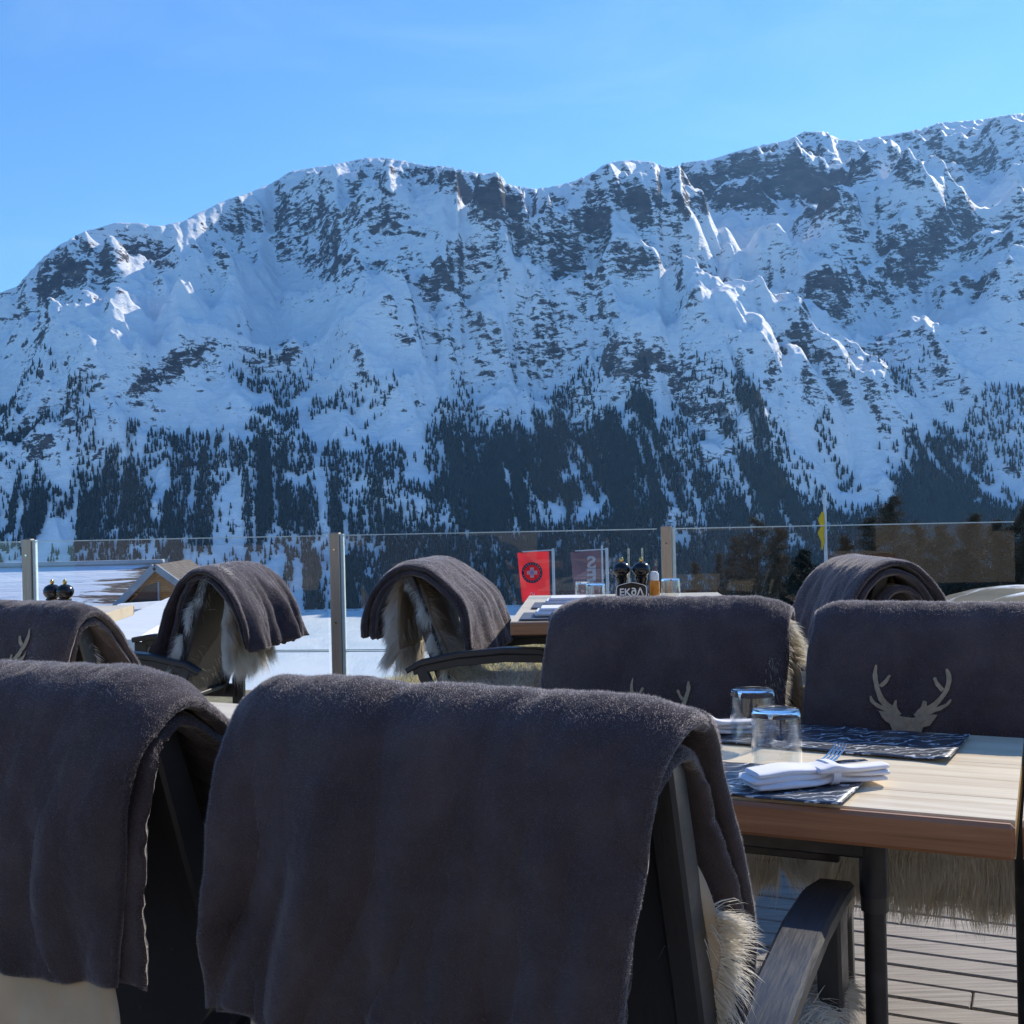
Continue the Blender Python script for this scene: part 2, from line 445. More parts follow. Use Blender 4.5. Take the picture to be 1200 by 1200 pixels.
fine = sstep(-.30, .12, fbm((X + .2 * Y) / 20, R / 130, 3, 67))
WDn = WDn * (.35 + .75 * fine)
low = sstep(604, 625, PY) * sstep(330, 480, PX)
WDn = np.maximum(WDn, low * (.85 + .5 * fbm(X / 70, Y / 70, 3, 68)))
vid = np.arange(NT_ * NR).reshape(NR, NT_)
fc = np.stack([vid[:-1, :-1], vid[:-1, 1:], vid[1:, 1:], vid[1:, :-1]], -1).reshape(-1, 4)

def terrain_mat():
    t = NT('snow_and_rock')
    tc = t.n('ShaderNodeTexCoord').outputs['Object']
    a = t.n('ShaderNodeAttribute', attribute_name='rock').outputs['Fac']
    w = t.n('ShaderNodeAttribute', attribute_name='wood').outputs['Fac']
    mp = t.n('ShaderNodeMapping', ins={'Vector': tc, 'Scale': (.8, 1, 1.9), 'Rotation': (.1, .35, .1)}).outputs[0]
    f1 = t.noise(mp, .065, 8, .78, .4); f2 = t.noise(mp, .014, 5, .6, 1.0)
    v = t.n('ShaderNodeTexVoronoi', ins={'Vector': mp, 'Scale': .05}).outputs['Distance']
    s = t.math('ADD', a, t.math('MULTIPLY', t.math('SUBTRACT', f1, .5), 4.4))
    s = t.math('ADD', s, t.math('MULTIPLY', t.math('SUBTRACT', f2, .5), 1.1))
    fac = t.ramp(s, [(.36, 0), (.52, 1)])
    rockc = t.ramp(t.noise(mp, .03, 6, .7), [(.3, (.022, .020, .024)), (.5, (.060, .052, .052)), (.75, (.14, .115, .10))])
    snowc = t.ramp(f2, [(.3, (.78, .82, .88)), (.7, (.88, .90, .93))])
    floor = t.ramp(f1, [(.32, (.03, .03, .028)), (.48, (.08, .065, .05)), (.56, (.55, .58, .62))])
    base = t.mix(fac, snowc, rockc)
    base = t.mix(t.ramp(w, [(.6, 0), (1.3, .6)]), base, floor)
    h = t.math('ADD', t.math('MULTIPLY', t.noise(mp, .05, 8, .72, .5), 1.0), t.math('MULTIPLY', v, -.15))
    return t.bsdf(base, t.mix(fac, (.55,) * 3, (.9,) * 3), t.bump(h, .55, 14.0), Specular_IOR_Level=.25)
MT = terrain_mat()
keep = fc
mt = mesh_obj('mountain', np.stack([X, Y, Z], -1).reshape(-1, 3), fc, MT, smooth=True)
tag(mt, kind='structure')
for nm, arr in (('rock', rk), ('wood', WDn)):
    at_ = mt.data.attributes.new(nm, 'FLOAT', 'POINT'); at_.data.foreach_set('value', arr.astype(np.float32).ravel())

# frozen, snowed-over lake
def lake_mat():
    t = NT('lake_snow'); tc = t.n('ShaderNodeTexCoord').outputs['Object']
    mp = t.n('ShaderNodeMapping', ins={'Vector': tc, 'Scale': (1, .35, 1), 'Rotation': (0, 0, .25)}).outputs[0]
    n = t.noise(mp, .02, 7, .62, .8); m = t.noise(mp, .12, 6, .7, .5)
    h = t.math('ADD', t.math('MULTIPLY', n, 1.0), t.math('MULTIPLY', m, .35))
    c = t.ramp(n, [(.3, (.62, .74, .80)), (.55, (.80, .87, .90)), (.8, (.90, .92, .94))])
    return t.bsdf(c, .5, t.bump(h, .6, 3.0))
lk = mesh_obj('frozen_lake', [(-1400, 300, LAKE_Z), (1400, 300, LAKE_Z), (1400, 1500, LAKE_Z), (-1400, 1500, LAKE_Z)], [(0, 1, 2, 3)], lake_mat())
tag(lk, kind='structure')

# ------------------------------------------------------------ conifers and larches of the slopes: one wood that reads as a mass
def grid_xyz(fi, fj):
    i = np.clip(fi.astype(int), 0, NR - 2); j = np.clip(fj.astype(int), 0, NT_ - 2)
    u = (fi - i)[:, None]; v = (fj - j)[:, None]
    G = np.stack([X, Y, Z], -1)
    return G[i, j] * (1 - u) * (1 - v) + G[i + 1, j] * u * (1 - v) + G[i, j + 1] * (1 - u) * v + G[i + 1, j + 1] * u * v
def trees_mesh(P, H, Wd, tint, seed, layers=4, sides=5):
    r = np.random.default_rng(seed); n = len(P); V = []; Fc = []; K = []
    b = 0
    ph = r.uniform(0, 2 * PI, n); lean = r.normal(0, .02, (n, 2))
    for L in range(layers):
        z0 = H * (.10 + .80 * L / layers); z1 = H * min(1.0, (.10 + .80 * (L + 1.9) / layers)) if L < layers - 1 else H
        rad = Wd * (1 - .80 * L / layers) ** .9 * r.uniform(.75, 1.15, n)
        tip = P + np.stack([lean[:, 0] * z1, lean[:, 1] * z1, z1], -1)
        V.append(tip[:, None, :])
        a = ph[:, None] + L * .7 + np.arange(sides)[None] * 2 * PI / sides
        rj = rad[:, None] * r.uniform(.6, 1.25, (n, sides))
        ring = np.stack([P[:, 0:1] + rj * np.cos(a), P[:, 1:2] + rj * np.sin(a), P[:, 2:3] + z0[:, None] - rj * .25 * r.uniform(.2, 1.6, (n, sides))], -1)
        V.append(ring)
        base = b + np.arange(n)[:, None]
        idt = b + np.arange(n); idr = b + n + np.arange(n * sides).reshape(n, sides)
        f = np.stack([np.repeat(idt[:, None], sides, 1), idr, np.roll(idr, -1, 1)], -1).reshape(-1, 3)
        Fc.append(f); b += n + n * sides
        V[-2] = V[-2].reshape(-1, 3); V[-1] = V[-1].reshape(-1, 3)
        K.append(tint); K.append(np.repeat(tint, sides))
    return np.concatenate(V), np.concatenate(Fc), np.concatenate(K)
def foliage_mat(name, stops):
    t = NT(name); k = t.n('ShaderNodeAttribute', attribute_name='tint').outputs['Fac']
    tc = t.n('ShaderNodeTexCoord').outputs['Object']
    c = t.ramp(k, stops)
    c = t.mix(t.ramp(t.noise(tc, .4, 3), [(.3, 0), (.7, .6)]), c, (.02, .022, .02), 'MIX')
    return t.bsdf(c, .85, Specular_IOR_Level=.15)
M_CON = foliage_mat('conifer_needles', [(0, (.018, .028, .022)), (.55, (.035, .048, .035)), (.6, (.075, .055, .035)), (1, (.12, .085, .05))])
cand = 640000
fi = RNG.uniform(12, 480, cand); fj = RNG.uniform(60, NT_ - 61, cand)
ii = fi.astype(int); jj = fj.astype(int)
area = R[ii, jj] * (R[ii + 1, jj] - R[ii, jj])
wv = WDn[ii, jj]
# scattered trees above the dense woods
scat = .05 * sstep(400, 470, PY[ii, jj]) * (fbm(X[ii, jj] / 90, Y[ii, jj] / 90, 3, 71) > .05)
pr = (np.clip((wv - .30) * .75, 0, 1) ** 1.6 + 1.6 * scat) * area
pr = pr / np.percentile(pr[pr > 0], 96)
sel = RNG.uniform(0, 1, cand) < pr * .85
P = grid_xyz(fi[sel], fj[sel]); n = len(P)
pj = PY[ii, jj][sel]
larch = (fbm(P[:, 0] / 200, P[:, 1] / 260, 3, 99) + .12 * RNG.normal(size=n) > .12)
H = 5.5 + 11.5 * RNG.beta(1.8, 2.8, n) * np.where(pj < 500, .8, 1.0)
Wd_ = H * np.where(larch, RNG.uniform(.13, .2, n), RNG.uniform(.15, .24, n))
tint = np.where(larch, RNG.uniform(.6, .95, n), RNG.uniform(0, .55, n))
P[:, 2] -= .5
v_, f_, k_ = trees_mesh(P, H, Wd_, tint, 5)
wo_ = mesh_obj('mountain_forest', v_, f_, M_CON)
a_ = wo_.data.attributes.new('tint', 'FLOAT', 'POINT'); a_.data.foreach_set('value', k_.astype(np.float32))
tag(wo_, 'dark conifer and larch forest climbing in fingers up the snowy mountain slope', 'forest', kind='stuff')
print('forest trees', n)

# ------------------------------------------------------------ valley air: thin blue haze that fills the space over the lake and slopes
hz = NT('valley_air')
vs_ = hz.n('ShaderNodeVolumeScatter', ins={'Color': (.26, .54, 1.0, 1), "Density": 8.5e-5, 'Anisotropy': .35})
hz.link(vs_.outputs[0], hz.out.inputs[1])
hb = MB().box((0, 4200, 590), (14000, 7400, 1480))
ha = hb.build('valley_haze', hz.m); tag(ha, kind='structure')
# ------------------------------------------------------------ terrace axes: boards and long tables run along U, N points at the lake
YAW = math.radians(-25)
U = Vector((math.cos(YAW), math.sin(YAW), 0)); N = Vector((-math.sin(YAW), math.cos(YAW), 0))
def un(u, n, z=0.0): return Vector((U.x * u + N.x * n, U.y * u + N.y * n, z))

# materials
M_BOARD = (lambda t: (lambda v: t.bsdf(
    t.mix(t.ramp(t.noise(t.coord('Object', (1, 30, 1)), 3.0, 8, .7, .4), [(.3, 0), (.72, 1)]),
          t.ramp(t.noise(v, 2.0, 4), [(.3, (.085, .068, .052)), (.7, (.17, .14, .11))]), (.40, .345, .285)),
    .7, t.bump(t.noise(t.coord('Object', (1.2, 38, 1)), 4.0, 8, .7), .5, .003)))(t.coord('Object', (1, 3, 1))))(NT('weathered_larch_boards'))
def wood_top():
    t = NT('oiled_pine_top'); g = t.coord('Object', (1, 16, 16))
    a = t.noise(g, 1.3, 6, .6, 1.2); b = t.noise(t.coord('Object', (3, 90, 90)), 2.0, 5, .6, .3)
    pl = t.n('ShaderNodeTexVoronoi', ins={'Vector': t.coord('Object', (.01, 8.3, .01)), 'Scale': 1.0}).outputs['Color']
    c = t.ramp(a, [(.25, (.80, .64, .42)), (.5, (.92, .80, .58)), (.75, (.97, .86, .62))])
    c = t.mix(.25, c, t.mix(pl, (.88, .84, .78), (1, 1, 1)), 'MULTIPLY')
    c = t.mix(t.ramp(b, [(.35, .35), (.6, 0)]), c, (.62, .42, .24))
    return t.bsdf(c, t.ramp(a, [(.3, .26), (.7, .38)]), t.bump(b, .12, .001))
def wood_edge():
    t = NT('oiled_pine_edge'); a = t.noise(t.coord('Object', (1, 30, 26)), 1.6, 7, .65, 1.5)
    c = t.ramp(a, [(.25, (.24, .10, .045)), (.5, (.38, .18, .085)), (.75, (.48, .25, .13))])
    return t.bsdf(c, .45, t.bump(a, .2, .001))
M_TOP, M_EDGE = wood_top(), wood_edge()
M_STEEL = simple('painted_dark_steel', (.045, .046, .05), .42, 30, .3, .15, .0006, Metallic=.6)
def frame_mat():
    t = NT('dark_stained_frame'); g = t.noise(t.coord('Object', (60, 4, 12)), 5, 6, .65)
    c = t.ramp(g, [(.3, (.026, .026, .027)), (.6, (.036, .035, .035)), (.85, (.050, .048, .046))])
    return t.bsdf(c, t.ramp(g, [(.3, .32), (.7, .5)]), t.bump(g, .25, .0012), Specular_IOR_Level=.6)
M_FRAME = frame_mat()
def post_mat():
    t = NT('brushed_steel_post'); g = t.noise(t.coord('Object', (60, 60, 1.5)), 6, 5, .6)
    return t.bsdf(t.ramp(g, [(.3, (.36, .31, .25)), (.7, (.50, .44, .37))]), .42, t.bump(g, .1, .0008), Metallic=.75)
M_POST = post_mat()
def pane_mat():
    t = NT('clear_pane')
    fr = t.n('ShaderNodeFresnel', ins={'IOR': 1.5}).outputs[0]
    fr = t.math('MULTIPLY', fr, 1.15, True)
    smear = t.ramp(t.noise(t.coord('Object', (1, 1, 1)), 1.6, 5, .6), [(.45, 0), (.8, .035)])
    tr = t.n('ShaderNodeBsdfTransparent', ins={'Color': (.90, .935, .945, 1)}).outputs[0]
    gl = t.n('ShaderNodeBsdfGlossy', ins={'Color': (1, 1, 1, 1), 'Roughness': .012}).outputs[0]
    df = t.n('ShaderNodeBsdfDiffuse', ins={'Color': (.8, .8, .8, 1)}).outputs[0]
    m1 = t.n('ShaderNodeMixShader', ins={0: fr, 1: tr, 2: gl}).outputs[0]
    m2 = t.n('ShaderNodeMixShader', ins={0: smear, 1: m1, 2: df}).outputs[0]
    t.link(m2, t.out.inputs[0]); return t.m
M_PANE = pane_mat()
M_PEDGE = simple('pane_edge', (.62, .74, .72), .2, 30, .1)
M_GLASS = NT('drinking_glass').bsdf((.97, .985, .99), .0, None, Transmission_Weight=1.0, IOR=1.33)
M_CHROME = simple('polished_steel', (.6, .6, .6), .16, 40, .1, .02, .0003, Metallic=1.0)
M_BLACKP = simple('black_lacquer', (.012, .012, .013), .18, 40, .3, .03, .0003)
M_GOLD = simple('brass', (.75, .48, .16), .22, 40, .1, .03, .0003, Metallic=1.0)
M_NAP = (lambda t: t.bsdf(t.ramp(t.noise(t.coord('Object'), 40, 4), [(.3, (.78, .77, .80)), (.7, (.86, .85, .87))]), .8,
         t.bump(t.noise(t.coord('Object'), 900, 3), .25, .0005), Sheen_Weight=.3))(NT('white_linen'))

# ------------------------------------------------------------ the deck
mb = MB(); rb = random.Random(3)
PW = .097
for k in range(-24, 62):
    n0 = k * PW
    # the deck stops at the balustrade line
    x = -4.2 + rb.uniform(-1.2, 0)
    while x < 5.2:
        L = rb.uniform(3.6, 5.2)
        c = un(x + L / 2, n0, -.014 + rb.uniform(-.0012, .0012))
        yl = 5.75 * (1 - .0362 * ((c.x / 5.75 + .4207) / .2722))
        if c.y < yl - .1 and c.y > -3.2:
            mb.box(c, (L - .004, PW - .010, .028), YAW, .003)
        x += L
dk = mb.build('deck', M_BOARD); tag(dk, kind='structure')
js = MB()
for k in range(-8, 12):
    js.box(un(k * .55, 1.6, -.07), (.05, 7.6, .08), YAW)
j_ = js.build('deck_joists', M_EDGE); tag(j_, kind='structure')

# ------------------------------------------------------------ glass balustrade: posts and panes
RY = 5.75
def railp(t, z=0.0): return Vector((RY * (-.4207 + .2722 * t), RY * (1 - .0362 * t), z))
RA = math.atan2(-.0362, .2722)
ra = Vector((math.cos(RA), math.sin(RA), 0)); rn = Vector((-ra.y, ra.x, 0))
post_words = {-2: 'steel balustrade post far out to the left', -1: 'steel balustrade post left of the snowy roof', 0: 'steel balustrade post in front of the snow covered slab roof',
              1: 'steel balustrade post standing between the two side-on draped chairs', 2: 'steel balustrade post behind the pepper mills and upturned glass',
              3: 'steel balustrade post beyond the right hand table', 4: 'steel balustrade post far out to the right'}
for k in (0, 1, 2):
    p = empty('railing_post', railp(k), RA, post_words[k], 'post', 'posts of the glass balustrade')
    MB().box((0, 0, .42), (.050, .040, 1.262), 0, .003).build('upright', M_POST, p)
    MB().box((.034, .004, .50), (.016, .026, 1.09), 0, .002).build('clamp_rail', M_PEDGE, p)
    for z in (.97, .62, .25):
        c = MB().tube([(0, -.0195, z), (0, -.0235, z)], .0055, 10).build('screw', M_CHROME, p)
pane_words = ['left of the first steel post above the snowy roof', 'between the first and second posts before the gable', 'between the second and third steel posts', 'right of the third steel post in front of the larches', 'at the far right end of the terrace']
for k in range(-1, 4):
    for lo, hi, w in ((.10, .478, 'lower'), (.490, 1.036, 'upper')):
        a, b = railp(k), railp(k + 1)
        L = (b - a).length - .085; mid = (a + b) / 2
        ob = empty('glass_panel', (mid.x, mid.y, 0), RA, '%s clear glass pane %s' % (w, pane_words[k + 1]), 'glass panel', 'clear panes of the glass balustrade')
        x0, x1 = -L / 2, L / 2
        # one thin sheet of glass
        mesh_obj('pane', [(x0, 0, lo), (x1, 0, lo), (x1, 0, hi), (x0, 0, hi)], [(0, 1, 2, 3)], M_PANE, ob)
        e = MB()
        e.box((0, 0, hi + .0022), (L, .011, .0044)); e.box((0, 0, lo - .0022), (L, .011, .0044))
        e.build('polished_edge', M_PEDGE, ob)

# ------------------------------------------------------------ tables
def table(name, org, rz, L, D, label, group='wooden terrace tables', legs=None, bar=True):
    """org = near left corner; local x along the length, y along the depth"""
    t = empty(name, org, rz, label, 'table', group)
    top = MB(); z0, z1 = .703, .75; nb = max(3, int(round(D / .11)))
    for i in range(nb):
        w = D / nb
        top.box((L / 2, w * (i + .5), (z0 + z1) / 2), (L + .03, w - .0002, z1 - z0 + (.0003 if i % 2 else 0)), 0, .0006)
    o = top.build('tabletop', M_TOP, t)
    for yy in (-.0075, D + .0075):
        MB().box((L / 2, yy, (z0 + z1) / 2 - .001), (L + .03, .015, z1 - z0 - .003), 0, .005).build('edging', M_EDGE, t)
    xs = legs or (.16, L - .16)
    for x0_ in xs:
        for y in (.06, D - .06):
            x = x0_ - (.055 if y > .1 else 0)
            g = MB().tube([(x, y, 0), (x, y, .62)], .0145, 12).tube([(x, y, .62), (x, y, .7)], [.019, .019], 12).build('leg', M_STEEL, t, True)
            MB().tube([(x, y, .60), (x, y, .625)], .018, 12).build('collar', M_FRAME, g, True)
    f = MB()
    for y in (.06, D - .06): f.box((L / 2, y, .684), (xs[1] - xs[0], .03, .028), 0, .003)
    for x in xs: f.box((x, D / 2, .684), (.03, D - .15, .028), 0, .003)
    f.box((L / 2, .10, .655), (xs[1] - xs[0] - .1, .016, .016), 0, .002)
    f.build('underframe', M_STEEL, t)
    return t
T0 = table('dining_table', un(-1.245, 1.52), YAW, 1.185, .53, 'nearest pine table set with upturned glasses, rolled napkins and dark placemats')
T0b = table('dining_table', un(-.022, 1.523), YAW, 1.2, .53, 'pine table butted against the right end of the nearest table', legs=(.03, 1.05))
T1 = table('dining_table', (0.0, 4.03, 0), math.radians(-4), .82, 1.22, 'pine table by the balustrade carrying pepper mills and a black name plate')
T2 = table('dining_table', (-2.52, 4.02, 0), math.radians(4), .86, 1.15, 'pine table before the snowy roof with its own pair of pepper mills')
T3 = table('dining_table', un(-2.62, 1.4), YAW, 1.2, .53, 'pine table at the left hidden behind the nearest draped chairs')

# ------------------------------------------------------------ chairs (local: x right, y forward, origin on the floor)
def make_chair(label, group='dark wooden terrace armchairs'):
    t = empty('armchair', (0, 0, 0), 0, label, 'armchair', group)
    for s in (-1, 1):
        x = s * .276
        MB().sweep([(x, -.315, .555), (x, -.26, .585), (x, -.12, .615), (x, .06, .632), (x, .18, .630), (x, .262, .618)], [.040, .048, .054, .056, .056, .050], [.020, .024, .024, .024, .024, .022], (1, 0, 0), .005).build('armrest', M_FRAME, t, True)
        MB().sweep([(x, -.29, .555), (x, -.12, .588), (x, .06, .605), (x, .22, .603)], .026, .030, (1, 0, 0), .003).build('arm_rail', M_FRAME, t, True)
        MB().sweep([(x, .225, .606), (x, .232, .42), (x, .25, .20), (x, .268, 0)], .032, [.062, .055, .046, .036], (1, 0, 0), .004).build('leg', M_FRAME, t, True)
        MB().sweep([(x, -.265, .575), (x, -.215, .45), (x, -.215, .30), (x, -.25, .14), (x, -.315, 0)], .032, [.036, .05, .05, .044, .034], (1, 0, 0), .004).build('leg', M_FRAME, t, True)
        xb = s * .222
        MB().sweep([(xb, -.15, .40), (xb, -.20, .55), (xb, -.265, .75), (xb, -.325, .925)], .030, [.052, .050, .046, .038], (1, 0, 0), .004).build('back_post', M_FRAME, t, True)
        MB().sweep([(s * .262, -.21, .405), (s * .262, 0, .41), (s * .262, .235, .415)], .022, .055, (1, 0, 0), .003).build('seat_rail', M_FRAME, t, True)
    MB().sweep([(-.225, -.322, .895), (0, -.334, .905), (.225, -.322, .895)], .030, .055, (0, 1, .3), .004).build('top_rail', M_FRAME, t, True)
    MB().sweep([(0, -.163, .44), (0, -.215, .60), (0, -.272, .76), (0, -.325, .90)], .42, .012, (1, 0, 0), .002).build('back_panel', M_FRAME, t, True)
    st = MB()
    for k in range(7):
        st.box((0, -.16 + .063 * k, .432), (.50, .050, .016), 0, .003)
    st.build('seat', M_FRAME, t)
    MB().box((0, .235, .400), (.50, .022, .05), 0, .003).build('front_rail', M_FRAME, t)
    return t

# ------------------------------------------------------------ draped cloth
def crom(P, n):
    P = np.asarray(P, float); K = len(P)
    L = np.concatenate([[0], np.cumsum(np.hypot(np.diff(P[:, 0]), np.diff(P[:, 1])))]); L /= L[-1]
    s = np.linspace(0, 1, n); i = np.clip(np.searchsorted(L, s, 'right') - 1, 0, K - 2)
    t = ((s - L[i]) / (L[i + 1] - L[i]))[:, None]
    m = np.zeros_like(P)
    m[1:-1] = (P[2:] - P[:-2]) / (L[2:] - L[:-2])[:, None]; m[0] = (P[1] - P[0]) / (L[1] - L[0]); m[-1] = (P[-1] - P[-2]) / (L[-1] - L[-2])
    h = (L[i + 1] - L[i])[:, None]
    return ((2 * t ** 3 - 3 * t ** 2 + 1) * P[i] + (t ** 3 - 2 * t ** 2 + t) * h * m[i] + (-2 * t ** 3 + 3 * t ** 2) * P[i + 1] + (t ** 3 - t ** 2) * h * m[i + 1])

class Sheet:
    def __init__(s, st, seed=1, t=.007, folds=.010, corner=(.03, .09), ns=200, nv=150, off=0.0, fr=5.0, skew=0.0, ridge=None, lump=.0022, edge=.006, foldend=None):
        """st: stations (y, z, xleft, xright) from one hem over the ridge to the other"""
        C = crom(st, ns); s.ns, s.nv = ns, nv
        v = np.linspace(0, 1, nv); sv = np.linspace(0, 1, ns)
        S, V = np.meshgrid(sv, v, indexing='ij')
        y = C[:, 0][:, None]; z = C[:, 1][:, None]; xl = C[:, 2][:, None]; xr = C[:, 3][:, None]
        eL = edge * gnoise(S * 7 + seed, S * 0 + 3.3, seed); eR = edge * gnoise(S * 7 - seed, S * 0 + 8.1, seed + 5)
        Xx = xl + (xr - xl) * V + eL * (1 - V) + eR * V
        Yy = y + 0 * V; Zz = z + 0 * V
        zt = C[:, 1].max()
        near = np.exp(-((zt - C[:, 1]) / .06) ** 2)[:, None]
        wdt = (xr - xl)
        for sd, e in ((0, V * wdt), (1, (1 - V) * wdt)):
            c, r = corner if not isinstance(corner[0], tuple) else corner[sd]
            q_ = np.clip(1 - e / r, 0, 1) ** 2.2
            Zz = Zz - c * q_ * near
        # hems wander
        hem = np.clip((np.abs(S - .5) - .40) / .10, 0, 1)
        Zz = Zz + hem * .010 * gnoise(V * 3.1 + seed, S * 2, seed + 2) + hem * .004 * gnoise(V * 11 + seed, S * 2, seed + 3)
        Pp = np.stack([Xx, Yy, Zz], -1)
        Nn = s.normals(Pp)
        down = np.clip((zt - Zz) / .30, 0, 1)
        ws = gnoise(S * 2.2 + seed, V * 1.3, seed + 7) * .35
        A = folds * (.10 + .9 * down ** 1.1)
        f = gnoise(V * fr + ws * 1.5 + S * skew + seed * 3.7, S * .9 + (S > .5) * 9.0, seed + 9) * 1.1 + .5 * gnoise(V * fr * 2.3 + ws * 2 - S * skew, S * 1.4 + (S > .5) * 5, seed + 12)
        crease = -np.clip(.32 - np.abs(gnoise(V * fr * .7 + ws * 2.0, S * 1.0, seed + 15)), 0, 1) * 1.3
        f = f + crease
        f = f + .12 * gnoise(V * 9 + seed, S * 8, seed + 20) 
        Pp = Pp + Nn * (A * f)[..., None]
        Pp = Pp + Nn * (lump * gnoise(V * 16, S * 17, seed + 30) + .0006 * gnoise(V * 60, S * 60, seed + 33))[..., None]
        s.Nn = s.normals(Pp); s.C = Pp + s.Nn * off
        eS = np.minimum(S, 1 - S) * np.sum(np.hypot(np.diff(C[:, 0]), np.diff(C[:, 1]))); eV = np.minimum(V, 1 - V) * wdt
        e = np.minimum(eS, eV)
        h = t * np.sqrt(np.clip(1 - (1 - np.clip(e / (t * 1.3), 0, 1)) ** 2, 0, 1))
        s.h = h; s.t = t
        s.outer = s.C + s.Nn * h[..., None]; s.inner = s.C - s.Nn * h[..., None]
        s.len = np.sum(np.hypot(np.diff(C[:, 0]), np.diff(C[:, 1])))
    @staticmethod
    def normals(P):
        a = np.gradient(P, axis=0); b = np.gradient(P, axis=1)
        n = np.cross(a, b); n /= np.linalg.norm(n, axis=-1, keepdims=True) + 1e-12
        # orient away from the chair: average normal at the ridge must look up
        i = np.argmax(P[:, P.shape[1] // 2, 2])
        if n[i, P.shape[1] // 2, 2] < 0: n = -n
        return n
    def faces(s, base=0):
        ns, nv = s.ns, s.nv; g = np.arange(ns * nv).reshape(ns, nv)
        f = np.stack([g[:-1, :-1], g[:-1, 1:], g[1:, 1:], g[1:, :-1]], -1).reshape(-1, 4)
        n = ns * nv
        # rims already meet (thickness runs to zero there); close them
        rim = []
        for a in (g[0], g[-1][::-1]): rim.append(np.stack([a[:-1], a[:-1] + n, a[1:] + n, a[1:]], -1))
        for a in (g[:, 0][::-1], g[:, -1]): rim.append(np.stack([a[:-1], a[:-1] + n, a[1:] + n, a[1:]], -1))
        return np.concatenate([f[:, ::-1], f + n] + rim) + base
    def verts(s): return np.concatenate([s.outer.reshape(-1, 3), s.inner.reshape(-1, 3)])
    def samp(s, S, V, side=1):
        a = np.clip(S, 0, .9999) * (s.ns - 1); b = np.clip(V, 0, .9999) * (s.nv - 1)
        i = a.astype(int); j = b.astype(int); u = (a - i)[..., None]; w = (b - j)[..., None]
        def bl(G): return G[i, j] * (1 - u) * (1 - w) + G[i + 1, j] * u * (1 - w) + G[i, j + 1] * (1 - u) * w + G[i + 1, j + 1] * u * w
        n = bl(s.Nn) * side
        return bl(s.outer if side > 0 else s.inner), n / np.linalg.norm(n, axis=-1, keepdims=True)

def fleece_mat():
    t = NT('charcoal_fleece')
    k = t.n('ShaderNodeTexCoord').outputs['Object']
    a = t.noise(k, 9, 6, .62, .6); b = t.noise(k, 420, 3, .6)
    c = t.ramp(a, [(.28, (.046, .038, .043)), (.5, (.074, .062, .068)), (.74, (.112, .096, .102))])
    c = t.mix(t.ramp(b, [(.3, 0), (.75, .35)]), c, (.06, .053, .056))
    return t.bsdf(c, .95, t.bump(t.math('ADD', b, t.math('MULTIPLY', t.noise(k, 60, 5, .7), 1.2)), .5, .0025), Sheen_Weight=.6, Sheen_Roughness=.3, Sheen_Tint=(.9, .87, .88), Specular_IOR_Level=.1)
def fibre_mat():
    t = NT('charcoal_pile')
    d = t.n('ShaderNodeBsdfDiffuse', ins={'Color': (.095, .083, .092, 1)}).outputs[0]
    r = t.n('ShaderNodeBsdfTranslucent', ins={'Color': (.72, .66, .68, 1)}).outputs[0]
    t.link(t.n('ShaderNodeMixShader', ins={0: .58, 1: d, 2: r}).outputs[0], t.out.inputs[0]); return t.m
M_FLEECE, M_PILE = fleece_mat(), fibre_mat()
M_EMB = simple('pale_felt', (.36, .30, .21), .95, 120, .18, .4, .001)

def fuzz(sheets, n, ln, wd, seed, lo=0.0, hi=1.0):
    r = np.random.default_rng(seed); V = []
    for sh, share in sheets:
        m = int(n * share); S = r.uniform(lo, hi, m); W = r.uniform(0, 1, m)
        # extra pile along the rims
        k = int(m * .12); W[:k] = np.where(r.uniform(size=k) < .5, r.uniform(0, .012, k), r.uniform(.988, 1, k))
        k2 = int(m * .03); S[k:k + k2] = np.where(r.uniform(size=k2) < .5, r.uniform(0, .01, k2), r.uniform(.99, 1, k2))
        p, nn = sh.samp(S, W, 1)
        d = nn + r.normal(0, .55, (m, 3)) + np.array([0, 0, -.35]); d /= np.linalg.norm(d, axis=1, keepdims=True)
        sd = np.cross(d, r.normal(size=(m, 3))); sd /= np.linalg.norm(sd, axis=1, keepdims=True)
        L = (ln * r.uniform(.5, 1.3, m))[:, None]; w = (wd * r.uniform(.6, 1.2, m))[:, None]
        V.append(np.stack([p - nn * .0006 - sd * w, p - nn * .0006 + sd * w, p + d * L], 1).reshape(-1, 3))
    V = np.concatenate(V); return V, np.arange(len(V)).reshape(-1, 3)

